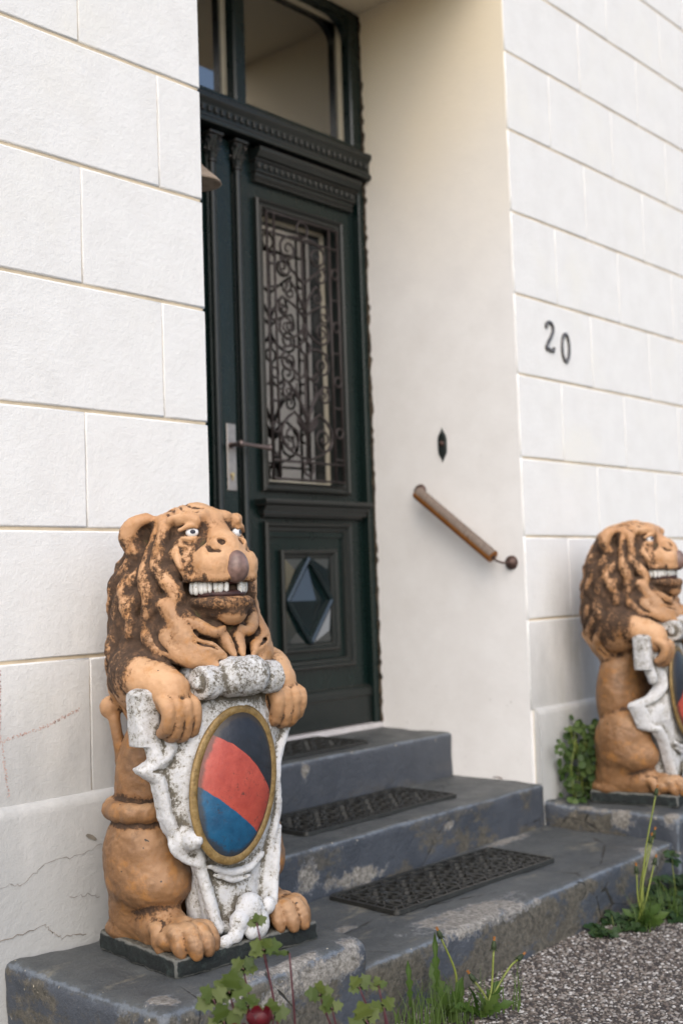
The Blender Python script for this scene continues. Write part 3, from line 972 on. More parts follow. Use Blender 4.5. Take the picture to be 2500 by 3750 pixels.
mb = MB(); mb.bar(XL + 0.002, XR - 0.002, [(0.655, 1.5855), (0.70, 1.600), (0.745, 1.602), (0.745, 1.5855)])
sub(mb, 'weathering_board', M_DOOR, df)

# ---- transom window
mb = MB()
mb.frame(0.036, 0.8345, 1.600, ZSOF - 0.004, [(0, 0.712), (0.0, 0.700), (0.022, 0.700), (0.030, 0.708), (0.032, 0.742)])
mb.frame(0.8350, 1.4795, 1.600, ZSOF - 0.004, [(0, 0.712), (0.0, 0.700), (0.022, 0.700), (0.030, 0.708), (0.032, 0.742)])
# arched upper corners of the right light
for (xc, sg) in ((1.4475, -1), (0.867, 1)):
    V = [(xc, 0.712, ZSOF - 0.036)]; F = []
    m = 8
    for i in range(m + 1):
        a = math.pi / 2 * i / m
        V.append((xc + sg * 0.11 * (1 - math.sin(a)), 0.712, ZSOF - 0.036 - 0.09 * (1 - math.cos(a))))
    for i in range(m): F.append((0, 1 + i, 2 + i))
    n0 = len(V); V += [(x, 0.742, z) for x, y, z in V]; F += [tuple(q + n0 for q in t[::-1]) for t in F]
    for i in range(1, n0 - 1): F.append((i, i + 1, n0 + i + 1, n0 + i))
    mb.add(V, F)
hp(mb, 'transom_window', M_DOOR, auto=35)
tw = bpy.data.objects['transom_window']
for (a, b) in ((0.068, 0.8025), (0.867, 1.4475)):
    mb = MB(); mb.frame(a, b, 1.632, ZSOF - 0.036, [(0, 0.7425), (0.0005, 0.757), (0.007, 0.7575), (0.009, 0.768)])
    sub(mb, 'inner_frame', M_CREAM, tw, auto=35)
    mb = MB(); mb.box(a + 0.007, b - 0.007, 0.7620, 0.7650, 1.639, ZSOF - 0.043)
    sub(mb, 'pane', M_GLASS, tw)

# ---- the door: right leaf in view, left leaf mostly hidden by the corner
YF = 0.735
mb = MB()
mb.box(0.800, 0.9395, YF, 0.78, -0.700, 1.500)
mb.box(1.3600, 1.4775, YF, 0.78, -0.700, 1.500)
mb.box(0.9400, 1.3595, YF, 0.78, 1.262, 1.500)
mb.box(0.9400, 1.3595, YF, 0.78, 0.030, 0.235)
mb.box(0.9400, 1.3595, YF, 0.78, -0.700, -0.445)
mb.box(0.9400, 1.3595, YF + 0.008, 0.776, -0.4445, 0.0295)
hp(mb, 'door', M_DOOR)
door = bpy.data.objects['door']
S = lambda mb, name, mat, **k: mb.build(name, mat, door, **k)
# left leaf
mb = MB(); mb.box(0.038, 0.690, YF + 0.002, 0.775, -0.700, 1.500); mb.frame(0.13, 0.60, -0.466, 0.089, [(0, YF + 0.002), (0, 0.715), (0.014, 0.712), (0.03, 0.722), (0.035, YF + 0.002)]); mb.frame(0.13, 0.60, 0.20, 1.29, [(0, YF + 0.002), (0, 0.715), (0.014, 0.712), (0.03, 0.722), (0.035, YF + 0.002)])
S(mb, 'left_leaf', M_DOOR, auto=35)
# astragal and its two thin columns with leafy capitals
mb = MB(); mb.box(0.672, 0.786, 0.7185, 0.7345, -0.700, 1.470, 0.004); mb.box(0.706, 0.756, 0.7120, 0.7184, -0.700, 1.372, 0.003)
S(mb, 'meeting_stile', M_DOOR)
for x in (0.689, 0.812):
    yb = 0.712
    mb = MB()
    mb.lathe([(0.024, -0.70), (0.024, -0.66), (0.016, -0.65), (0.019, -0.63), (0.0145, -0.61), (0.0140, 1.355), (0.0135, 1.362)], (x, yb, 0), 'z', 16)
    col = S(mb, 'column', M_MOULD, auto=40)
    mb = MB()
    mb.lathe([(0.0135, 1.3625), (0.018, 1.366), (0.018, 1.373), (0.0145, 1.377), (0.016, 1.40), (0.020, 1.430), (0.026, 1.455), (0.027, 1.458)], (x, yb, 0), 'z', 16)
    for lv, (zb, hh, rb, n_) in enumerate(((1.377, 0.036, 0.015, 8), (1.400, 0.038, 0.018, 8))):
        for k in range(n_):
            a = 2 * math.pi * (k + 0.5 * lv) / n_
            c_, s_ = math.cos(a), math.sin(a)
            V = []
            for (t, w, o_) in ((0, 0.005, 0), (0.45, 0.0065, 0.002), (0.8, 0.005, 0.007), (1.0, 0.002, 0.013), (0.86, 0.001, 0.016)):
                rr_ = rb + o_ + 0.004 * lv
                V += [(x + c_ * rr_ - s_ * w, yb + s_ * rr_ + c_ * w, zb + hh * t), (x + c_ * (rr_ + 0.003), yb + s_ * (rr_ + 0.003), zb + hh * t), (x + c_ * rr_ + s_ * w, yb + s_ * rr_ - c_ * w, zb + hh * t)]
            F = []
            for i in range(4):
                F += [(3 * i, 3 * i + 1, 3 * i + 4, 3 * i + 3), (3 * i + 1, 3 * i + 2, 3 * i + 5, 3 * i + 4)]
            mb.add(V, F)
    for sx in (-1, 1):
        for q in range(10):
            t0, t1 = q * 0.6, (q + 1) * 0.6
            R0, R1 = 0.009 * (1 - q / 11), 0.009 * (1 - (q + 1) / 11)
            mb.tube([(x + sx * (0.021 + R0 * math.cos(t0)), yb - 0.022, 1.447 + R0 * math.sin(t0)), (x + sx * (0.021 + R1 * math.cos(t1)), yb - 0.022, 1.447 + R1 * math.sin(t1))], 0.0028, 5)
    mb.box(x - 0.033, x + 0.033, yb - 0.033, 0.7340, 1.459, 1.470, 0.002)
    S(mb, 'capital', M_MOULD, auto=40)
# mouldings
mb = MB(); mb.frame(0.910, 1.390, 0.197, 1.292, [(0, YF - 0.0005), (0.0, 0.716), (0.006, 0.711), (0.012, 0.716), (0.014, 0.723), (0.024, 0.724), (0.028, 0.719), (0.034, 0.722), (0.0375, 0.730), (0.038, 0.7865)])
S(mb, 'glazing_moulding', M_MOULD, auto=25)
mb = MB(); mb.frame(0.948, 1.352, 0.235, 1.254, [(0.0005, 0.7868), (0.008, 0.788), (0.010, 0.796), (0.013, 0.797)])
S(mb, 'inner_bead', M_CREAM, auto=25)
mb = MB(); mb.box(0.952, 1.348, 0.7975, 0.8005, 0.24, 1.25)
S(mb, 'pane', M_GLASS)
mb = MB()
mb.bar(0.895, 1.470, [(YF - 0.001, 1.468), (0.672, 1.468), (0.672, 1.455), (0.680, 1.448), (0.686, 1.436), (0.697, 1.432), (0.697, 1.425), (YF - 0.001, 1.425)])
mb.bar(0.902, 1.462, [(YF - 0.001, 1.4247), (0.704, 1.4247), (0.704, 1.385), (YF - 0.001, 1.385)])
mb.bar(0.906, 1.455, [(YF - 0.001, 1.3845), (0.712, 1.3845), (0.712, 1.372), (0.718, 1.366), (0.712, 1.358), (0.718, 1.350), (YF - 0.001, 1.350)])
S(mb, 'leaf_cornice', M_MOULD, auto=30)
mb = MB()
for i in range(18):
    x = 0.908 + i * 0.0305
    mb.box(x, x + 0.016, 0.694, 0.7038, 1.396, 1.416, 0.002)
dr = S(mb, 'dentil_row', M_MOULD); dr['kind'] = 'stuff'
mb = MB()
mb.bar(0.880, 1.478, [(YF - 0.001, 0.166), (0.678, 0.166), (0.674, 0.158), (0.678, 0.150), (0.690, 0.144), (YF - 0.001, 0.144)])
mb.bar(0.898, 1.470, [(YF - 0.001, 0.1437), (0.694, 0.1437), (0.700, 0.132), (0.708, 0.124), (0.708, 0.112), (YF - 0.001, 0.112)])
mb.bar(0.906, 1.455, [(YF - 0.001, 0.1117), (0.716, 0.1117), (0.716, 0.104), (0.724, 0.098), (YF - 0.001, 0.098)])
S(mb, 'lock_rail_cornice', M_MOULD, auto=30)
mb = MB(); mb.frame(0.912, 1.388, -0.470, 0.085, [(0, YF - 0.0005), (0.0, 0.716), (0.006, 0.711), (0.014, 0.715), (0.020, 0.726), (0.032, 0.729), (0.038, 0.7425)])
S(mb, 'panel_moulding', M_MOULD, auto=25)
mb = MB(); mb.frame(1.000, 1.310, -0.405, -0.018, [(0, 0.7424), (0.0, 0.726), (0.007, 0.721), (0.014, 0.725), (0.020, 0.735), (0.029, 0.738), (0.030, 0.7425)])
S(mb, 'diamond_frame', M_MOULD, auto=25)
cx, cz = 1.155, -0.2105
T_, L_, R_, B_ = (cx, -0.050), (1.033, cz), (1.277, cz), (cx, -0.371)
mb = MB()
k_ = 0.80
P4 = [(cx + (p[0] - cx) * k_, cz + (p[1] - cz) * k_) for p in (T_, R_, B_, L_)]
V = [(x, 0.7424, z) for x, z in P4] + [(cx, 0.703, cz)]
mb.add(V, [(i, (i + 1) % 4, 4) for i in range(4)])
S(mb, 'diamond_facet', M_GLOSS)
for (a, b) in ((T_, R_), (R_, B_), (B_, L_), (L_, T_)):
    mb = MB()
    d_ = Vector((b[0] - a[0], 0, b[1] - a[1])).normalized(); nn = Vector((d_.z, 0, -d_.x)) * 0.010
    A, B2 = Vector((a[0], 0, a[1])), Vector((b[0], 0, b[1]))
    sec = [(-1, 0.7424), (-0.9, 0.729), (0, 0.724), (0.9, 0.729), (1, 0.7424)]
    V = [tuple(A + nn * t + Vector((0, y, 0))) for t, y in sec] + [tuple(B2 + nn * t + Vector((0, y, 0))) for t, y in sec]
    mb.add(V, [(i, i + 1, 6 + i, 5 + i) for i in range(4)] + [(0, 1, 2, 3, 4), (9, 8, 7, 6, 5)])
    S(mb, 'diamond_bar', M_GLOSS)
for (sx, sz) in ((-1, 1), (1, 1), (1, -1), (-1, -1)):
    mb = MB()
    xc, zc = (1.031 if sx < 0 else 1.279), (-0.049 if sz > 0 else -0.372)
    A = (xc, zc); B2 = (cx + sx * 0.022, zc); C2 = (xc, cz + sz * 0.028)
    ap = ((A[0] + B2[0] + C2[0]) / 3, (A[1] + B2[1] + C2[1]) / 3)
    mb.add([(A[0], 0.7422, A[1]), (B2[0], 0.7422, B2[1]), (C2[0], 0.7422, C2[1]), (ap[0], 0.722, ap[1])], [(0, 1, 3), (1, 2, 3), (2, 0, 3)])
    S(mb, 'corner_facet', M_GLOSS)
mb = MB(); mb.bar(0.802, 1.4775, [(YF - 0.001, -0.552), (0.722, -0.560), (0.716, -0.570), (0.716, -0.592), (0.7205, -0.596), (0.7205, -0.699), (YF - 0.001, -0.699)])
S(mb, 'kick_board', M_MOULD, auto=30)
# ---- wrought iron grille in front of the glass
YG = 0.708
mb = MB()
X0, X1, Z0, Z1 = 0.950, 1.350, 0.240, 1.250
XI, XJ = 0.990, 1.296
XC = 0.5 * (XI + XJ) - 0.004
for x in (XI, XJ, X1 - 0.006): mb.tube([(x, YG, Z0), (x, YG, Z1)], 0.0055, 6)
mb.tube([(X0 + 0.002, YG, Z0), (X0 + 0.002, YG, Z1)], 0.0055, 6)
for z in (Z0 + 0.004, 0.312, Z1 - 0.006, 1.168): mb.tube([(X0, YG, z), (X1, YG, z)], 0.0052, 6)
S(mb, 'grille_bars', M_IRON, smooth=True)
def ring(x, z, rad, w=0.0048):
    m = MB(); m.tube([(x + rad * math.cos(t), YG - 0.004, z + rad * math.sin(t)) for t in np.linspace(0, 2 * math.pi, 21)[:-1]], w, 6, closed=True)
    S(m, 'ring', M_IRON, smooth=True)
for z in (1.066, 0.855, 0.638, 0.435):
    ring((XJ + X1 - 0.006) / 2 , z, 0.019); ring((XI + X0) / 2 , z, 0.019)
    for (a, b) in ((XJ, X1 - 0.006), (X0, XI)):
        m = MB()
        m.tube([(a, YG, z - 0.104), (b, YG, z - 0.104)], 0.0045, 6)
        S(m, 'tie_bar', M_IRON, smooth=True)
ring(XC, 1.208, 0.030); ring(XC, 0.752, 0.026); ring(XC, 0.288, 0.026)
def scroll(p0, c, r0, turns, start, hand, w=0.0056, tail=None, lead=None):
    """spiral ending at centre c, entered from lead points"""
    P = list(lead or [])
    n_ = int(14 * turns)
    for i in range(n_ + 1):
        t = i / n_
        a = start + hand * 2 * math.pi * turns * t; R0 = r0 * (1 - t) ** 0.8 + 0.004
        P.append((c[0] + R0 * math.cos(a), c[1] + R0 * math.sin(a)))
    return P
def iron(P, w=0.0056):
    for sg in (1, -1):
        m = MB()
        Q = catmull([(XC + sg * x, YG - 0.003, z) for x, z in P], 2)
        n_ = len(Q)
        m.tube([tuple(q) for q in Q], [w * (1.0 - 0.35 * i / n_) for i in range(n_)], 6)
        S(m, 'scroll', M_IRON, smooth=True)
H = math.pi
m = MB(); m.tube([(XC, YG, 0.31), (XC, YG, 0.728)], 0.0055, 6); m.tube([(XC, YG, 0.778), (XC, YG, 1.18)], 0.0055, 6); S(m, 'centre_bar', M_IRON, smooth=True)
# top pair, curling outward below the upper ring
iron([(0.0, 1.165), (0.04, 1.175), (0.085, 1.165)] + scroll(0, (0.078, 1.118), 0.044, 1.5, math.radians(80), -1))
iron([(0.006, 1.00), (0.03, 1.02), (0.085, 1.06), (0.125, 1.085)] + scroll(0, (0.095, 1.045), 0.030, 1.2, math.radians(50), -1), 0.005)
iron([(0.005, 0.90), (0.035, 0.96), (0.075, 1.00), (0.095, 0.975)] + scroll(0, (0.075, 0.955), 0.022, 1.2, math.radians(60), -1), 0.005)
iron([(0.004, 0.87), (0.05, 0.905), (0.12, 0.93), (0.135, 0.895)] + scroll(0, (0.112, 0.885), 0.022, 1.2, math.radians(40), -1), 0.005)
iron([(0.0, 0.845), (0.03, 0.80), (0.10, 0.775), (0.135, 0.80)] + scroll(0, (0.098, 0.822), 0.034, 1.5, math.radians(-20), 1))
iron([(0.022, 0.745), (0.07, 0.752), (0.125, 0.735)] + scroll(0, (0.090, 0.690), 0.038, 1.5, math.radians(60), -1))
iron([(0.0, 0.66), (0.03, 0.63), (0.06, 0.66)] + scroll(0, (0.045, 0.640), 0.018, 1.0, math.radians(40), -1), 0.0045)
iron([(0.002, 0.47), (0.04, 0.545), (0.10, 0.612), (0.128, 0.60)] + scroll(0, (0.100, 0.572), 0.026, 1.3, math.radians(60), -1))
iron([(0.002, 0.45), (0.02, 0.52), (0.055, 0.585), (0.05, 0.61)], 0.005)
iron([(0.002, 0.44), (0.07, 0.50), (0.135, 0.44), (0.138, 0.40)] + scroll(0, (0.088, 0.405), 0.048, 1.6, math.radians(0), -1))
iron([(0.004, 0.322), (0.05, 0.335), (0.11, 0.362), (0.142, 0.42)], 0.0055)
iron([(0.003, 0.43), (0.03, 0.455), (0.055, 0.475), (0.045, 0.452), (0.012, 0.425)], 0.006)
iron([(0.003, 0.84), (0.012, 0.82), (0.006, 0.80), (0.002, 0.785)], 0.006)
# ---- furniture
mb = MB(); mb.box(0.7235, 0.7675, 0.7060, 0.7118, 0.190, 0.430, 0.0025)
lp = S(mb, 'lock_plate', M_STEEL)
mb = MB(); mb.lathe([(0.0075, -0.006), (0.0075, 0.0), (0.004, 0.0), (0.004, 0.003)], (0.7445, 0.7058, 0.247), 'y', 14); mb.box(0.7425, 0.7465, 0.7005, 0.7055, 0.226, 0.244)
S(mb, 'keyhole', M_BRASS)
mb = MB()
mb.tube([(0.7420, 0.706, 0.352), (0.7400, 0.690, 0.352), (0.7395, 0.662, 0.352)], [0.012, 0.008, 0.008], 10)
mb.lathe([(0.004, -0.014), (0.011, -0.010), (0.0145, 0), (0.011, 0.010), (0.004, 0.014)], (0.7395, 0.654, 0.352), 'y', 14)
mb.tube([(0.745, 0.653, 0.352), (0.79, 0.652, 0.350), (0.852, 0.652, 0.347), (0.874, 0.652, 0.346)], [0.0068, 0.0062, 0.0085, 0.0095], 10)
mb.lathe([(0.0095, 0), (0.0120, 0.003), (0.0120, 0.007), (0.007, 0.010)], (0.874, 0.652, 0.346), 'x', 12)
S(mb, 'lever_handle', M_NICKEL, auto=50)
# dark hall behind
mb = MB()
mb.box(-0.3, -0.28, 0.83, 3.4, -0.75, 2.6); mb.box(1.80, 1.82, 0.83, 3.4, -0.75, 2.6)
mb.box(-0.3, 1.82, 3.4, 3.42, -0.75, 2.6); mb.box(-0.28, 1.80, 0.83, 3.4, 2.58, 2.6); mb.box(-0.28, 1.80, 0.83, 3.4, -0.75, -0.73)
hp(mb, 'hall_wall', mat_plain('brown_hall_paint', (0.26, 0.19, 0.13), 0.9))

# ---- things fixed to the house
hr = thing('handrail', 'short round wooden handrail sloping down the white wall right of the door', 'handrail', (XR, 0.27, 0.06))
def rel(mb, name, mat, t, **k):
    o = mb.build(name, mat, t, **k); o.location = -t.location; return o
mb = MB()
A, B = Vector((1.452, 0.432, 0.188)), Vector((1.452, 0.098, -0.070))
n = 14
pp = [A + (B - A) * (i / n) for i in range(n + 1)]
mb.tube([tuple(A + (A - B).normalized() * 0.0015)] + [tuple(p) for p in pp] + [tuple(B + (B - A).normalized() * 0.0015)], [0.021] + [0.0245] * (n + 1) + [0.021], 20)
rel(mb, 'wooden_bar', M_WOOD, hr, auto=50)
mb = MB()
mb.tube([tuple(B), (1.455, 0.085, -0.085), (1.466, 0.068, -0.093), (1.485, 0.060, -0.094), (1.505, 0.058, -0.093)], 0.0042, 8)
mb.tube([tuple(A), (1.455, 0.445, 0.196), (1.466, 0.458, 0.200), (1.485, 0.463, 0.200), (1.505, 0.464, 0.200)], 0.0042, 8)
rel(mb, 'bracket', M_RUST, hr, smooth=True)
for (y, z) in ((0.058, -0.093), (0.464, 0.200)):
    mb = MB(); mb.lathe([(0.001, -0.024), (0.010, -0.021), (0.017, -0.014), (0.0245, -0.009), (0.026, -0.002), (0.026, 0)], (XR, y, z), 'x', 20)
    rel(mb, 'rose', M_RUST, hr, smooth=True)
for (p, dd) in ((B, (B - A).normalized()),):
    mb = MB(); q = p + dd * 0.001
    mb.tube([tuple(q), tuple(q + dd * 0.004)], 0.009, 12)
    rel(mb, 'end_cap', M_RUST, hr, auto=40)

bl = thing('doorbell', 'small black pointed iron doorbell plate on the white wall above the handrail', 'doorbell', (XR, 0.351, 0.369))
out_ = [(0, 0.066), (0.004, 0.056), (0.011, 0.045), (0.018, 0.034), (0.0205, 0.020), (0.0205, -0.020), (0.018, -0.034), (0.011, -0.045), (0.004, -0.056), (0, -0.066), (-0.004, -0.056), (-0.011, -0.045), (-0.018, -0.034), (-0.0205, -0.020), (-0.0205, 0.020), (-0.018, 0.034), (-0.011, 0.045), (-0.004, 0.056)]
m_ = len(out_)
V = [(0, y, z) for y, z in out_] + [(-0.004, y, z) for y, z in out_] + [(-0.007, y * 0.72, z * 0.86) for y, z in out_]
F = [(i, (i + 1) % m_, m_ + (i + 1) % m_, m_ + i) for i in range(m_)] + [(m_ + i, m_ + (i + 1) % m_, 2 * m_ + (i + 1) % m_, 2 * m_ + i) for i in range(m_)] + [tuple(range(2 * m_, 3 * m_))]
mbb = MB(); mbb.add(V, F); mbb.build('plate', M_BLACK, bl)
mb = MB(); mb.lathe([(0.001, -0.017), (0.006, -0.016), (0.0085, -0.012), (0.011, -0.0075), (0.011, -0.006)], (0, 0, 0.004), 'x', 16); mb.build('button', M_RUST, bl, smooth=True)

# house number: two cast digits, each its own thing, hand-set a little crooked
def digit(pts_list, name, label, loc, w, rot):
    t = thing(name, label, 'house number', loc)
    t.rotation_euler = (0, rot, 0)
    for k, (pts, closed) in enumerate(pts_list):
        P = [Vector(q) for q in pts]
        m = len(P); V = []; F = []
        for i, p in enumerate(P):
            a = P[(i - 1) % m] if closed or i > 0 else P[i]; b = P[(i + 1) % m] if closed or i < m - 1 else P[i]
            tt = (b - a).normalized(); nn = Vector((-tt.z, 0, tt.x))
            ww = w[i % len(w)] if len(w) > 1 else w[0]
            V += [p - nn * ww, p - nn * ww * 0.95 + Vector((0, -0.006, 0)), p - nn * ww * 0.35 + Vector((0, -0.0085, 0)), p + nn * ww * 0.35 + Vector((0, -0.0085, 0)), p + nn * ww * 0.95 + Vector((0, -0.006, 0)), p + nn * ww]
        for i in range(m if closed else m - 1):
            j = (i + 1) % m
            for q in range(5): F.append((6 * i + q, 6 * i + q + 1, 6 * j + q + 1, 6 * j + q))
        if not closed: F += [(0, 1, 2, 3, 4, 5), tuple(6 * (m - 1) + q for q in range(5, -1, -1))]
        mb = MB(); mb.add(V, F); mb.build('cast_digit', M_NUM, t)
    return t
def mat_num():
    n = NT('black_paint_bright_edges'); P = n.objc()
    up = n.sep(n.geo.outputs['Normal'])
    col = n.ramp(n.noise(P, 160, 4, 0.7), [(0.36, (0.018, 0.017, 0.017)), (0.52, (0.08, 0.075, 0.075)), (0.62, (0.34, 0.32, 0.31))])
    return n.set(color=col, rough=0.35, spec=0.6, metal=0.3)
M_NUM = mat_num()
two = [(-0.026, 0, 0.028), (-0.022, 0, 0.044), (-0.008, 0, 0.054), (0.010, 0, 0.053), (0.022, 0, 0.041), (0.023, 0, 0.026), (0.014, 0, 0.008), (-0.002, 0, -0.014), (-0.018, 0, -0.036), (-0.026, 0, -0.050)]
two = [tuple(q) for q in catmull(two, 3)]
digit([(two, False), ([(-0.029, 0, -0.051), (-0.010, 0, -0.050), (0.012, 0, -0.053), (0.026, 0, -0.052), (0.030, 0, -0.038)], False)], 'house_number', 'black metal digit 2, higher and left of the two numbers on the wall', (1.742, -0.0006, 0.762), [0.0068], math.radians(4))
zero = [(0.026 * math.cos(t), 0, 0.054 * math.sin(t)) for t in np.linspace(0, 2 * math.pi, 29)[:-1]]
digit([(zero, True)], 'house_number', 'black metal digit 0, lower and right of the two numbers on the wall', (1.855, -0.0006, 0.733), [0.0068], math.radians(3))
# brown hood of a lamp on the hidden left cheek
lamp = thing('wall_lamp', 'brown metal lamp hood just peeking out behind the left wall corner', 'lamp', (XL, 0.10, 0.985))
mb = MB(); mb.lathe([(0.012, 0.055), (0.020, 0.045), (0.045, 0.022), (0.064, 0.004), (0.067, -0.002), (0.062, -0.004), (0.02, 0.004), (0.015, 0.004)], (0.074, 0, 0.0), 'z', 28); mb.build('hood', M_HOOD, lamp, smooth=True)
mb = MB(); mb.tube([(-0.002, 0, 0.065), (0.03, 0, 0.085), (0.068, 0, 0.08), (0.074, 0, 0.05)], 0.006, 8); mb.build('arm', M_RUST, lamp, smooth=True)
# ------------------------------------------------------------------ ground, steps, plinths
def chip_attr(V, spots):
    c = np.zeros(len(V))
    for (p, r_) in spots:
        q = (V - np.array(p)) / np.array(r_)
        c = np.maximum(c, 1 - np.linalg.norm(q, axis=1) * 0.55)
    return np.clip(c, 0, 1)
def stone(name, box, rad, res, amp, seed, spots, parent=None, mat=None):
    V, Q, e = rounded_slab(*box, rad, res, amp=amp, ns=5.5, seed=seed)
    ch = chip_attr(V, spots)
    o = fast_mesh(name, V, Q, mat or M_STEP, parent, True, dict(edge=e, chip=ch))
    return o
steps = thing('front_steps', 'three worn blue-grey painted concrete steps leading up to the green door', 'steps', (0.75, 0, ZG))
for nm, box, rad, spots, sd in (
    ('step', (-0.043, 1.531, -0.518, 0.02, ZG - 0.06, -1.029), 0.016,
        [((0.46, -0.475, -1.03), (0.22, 0.075, 0.035)), ((0.70, -0.52, -1.035), (0.05, 0.02, 0.02)), ((1.38, -0.51, -1.04), (0.05, 0.05, 0.05)), ((1.22, -0.06, -1.029), (0.14, 0.03, 0.02)), ((0.12, -0.28, -1.029), (0.10, 0.02, 0.01))], 1.0),
    ('step', (-0.02, 1.5285, -0.036, 0.37, -1.10, -0.884), 0.014, [((0.95, -0.04, -0.93), (0.03, 0.02, 0.02)), ((0.48, -0.04, -1.0), (0.14, 0.02, 0.03)), ((0.3, -0.04, -0.96), (0.05, 0.02, 0.05))], 2.0),
    ('step', (0.002, 1.5135, 0.350, 0.80, -0.95, -0.7225), 0.013, [((0.70, 0.35, -0.76), (0.02, 0.02, 0.03))], 3.0)):
    V, Q, e = rounded_slab(*box, rad, 0.0125, amp=0.0032, ns=5.5, seed=sd)
    o = fast_mesh(nm, V - np.array([0.75, 0, ZG]), Q, M_STEP, steps, True, dict(edge=e, chip=chip_attr(V, spots)))
pl = stone('plinth', (-0.652, -0.0455, -0.552, -0.012, ZG - 0.06, -0.950), 0.030, 0.011, 0.006, 4.0,
           [((-0.22, -0.555, -0.985), (0.15, 0.04, 0.032)), ((-0.36, -0.55, -1.0), (0.05, 0.04, 0.03)), ((-0.10, -0.53, -0.965), (0.035, 0.03, 0.02)), ((-0.60, -0.50, -0.955), (0.03, 0.03, 0.02)), ((-0.30, -0.53, -0.955), (0.16, 0.020, 0.014)), ((-0.14, -0.545, -0.972), (0.06, 0.02, 0.014)), ((-0.46, -0.545, -0.965), (0.05, 0.022, 0.014)), ((-0.52, -0.53, -0.957), (0.04, 0.02, 0.012))])
tag(pl, 'near blue-grey painted plinth left of the steps, carrying the sharp lion', 'plinth', 'plinths either side of the steps')
pr_ = stone('plinth', (1.535, 2.32, -0.535, -0.012, ZG - 0.06, -0.950), 0.026, 0.012, 0.007, 6.0,
            [((1.535, -0.33, -0.975), (0.03, 0.045, 0.045)), ((1.54, -0.20, -0.955), (0.02, 0.10, 0.014)), ((1.55, -0.50, -0.96), (0.03, 0.03, 0.03))])
tag(pr_, 'far blue-grey plinth right of the steps, flaking, carrying the blurred lion', 'plinth', 'plinths either side of the steps')

M_BED = mat_gravelbed()
V, F = [], []
gx = np.concatenate([[-40, -15, -6], np.linspace(-3, 4, 50), [7, 15, 40]]); gy = np.concatenate([[-40, -15, -7], np.linspace(-4, -0.1, 32), [0.0]])
for y in gy:
    for x in gx:
        V.append((x, y, ZG + 0.004 * math.sin(x * 3.1 + y * 2.0) if -3 <= x <= 4 and -4 <= y <= -0.1 else ZG))
nx_ = len(gx)
for j in range(len(gy) - 1):
    for i in range(nx_ - 1): F.append((j * nx_ + i, j * nx_ + i + 1, (j + 1) * nx_ + i + 1, (j + 1) * nx_ + i))
g = mesh_obj('ground', V, F, M_BED, None, True); g['kind'] = 'structure'
# pebbles pressed into the cement
def pebbles(n, x0, x1, y0, y1, seed):
    R_ = np.random.default_rng(seed)
    ico = bmesh.new(); bmesh.ops.create_icosphere(ico, subdivisions=1, radius=1)
    bv = np.array([v.co[:] for v in ico.verts]); bf = np.array([[v.index for v in q.verts] for q in ico.faces]); ico.free()
    # jittered grid so that the stones sit side by side
    sp = math.sqrt((x1 - x0) * (y1 - y0) / n)
    nx, ny = int((x1 - x0) / sp), int((y1 - y0) / sp)
    X, Y = np.meshgrid(np.arange(nx), np.arange(ny)); X = X.ravel(); Y = Y.ravel(); m = len(X)
    px = x0 + (X + R_.uniform(0.05, 0.95, m)) * sp; py = y0 + (Y + R_.uniform(0.05, 0.95, m)) * sp
    s1 = R_.uniform(0.32, 0.66, m) * sp * R_.choice([0.7, 1.0, 1.0, 1.25], m); s2 = s1 * R_.uniform(0.6, 1.0, m); s3 = s1 * R_.uniform(0.4, 0.6, m)
    a = R_.uniform(0, math.pi, m)
    jit = 1 + R_.uniform(-0.16, 0.16, (m, len(bv), 1))
    B = bv[None] * jit
    x = B[..., 0] * s1[:, None]; y = B[..., 1] * s2[:, None]; z = B[..., 2] * s3[:, None]
    c, s_ = np.cos(a)[:, None], np.sin(a)[:, None]
    zz = ZG + 0.004 * np.sin(px * 3.1 + py * 2.0)
    W_ = np.stack([x * c - y * s_ + px[:, None], x * s_ + y * c + py[:, None], z + zz[:, None] + 0.0002], -1)
    tone = np.repeat(R_.random(m), len(bv))
    F_ = (bf[None] + (np.arange(m) * len(bv))[:, None, None]).reshape(-1, 3)
    return W_.reshape(-1, 3), F_, tone
V, F, tn = pebbles(34000, -0.1, 2.3, -1.75, -0.50, 4)
pb = fast_mesh('pebbles', V, F, mat_pebble(), None, False, dict(tone=tn)); pb['kind'] = 'stuff'

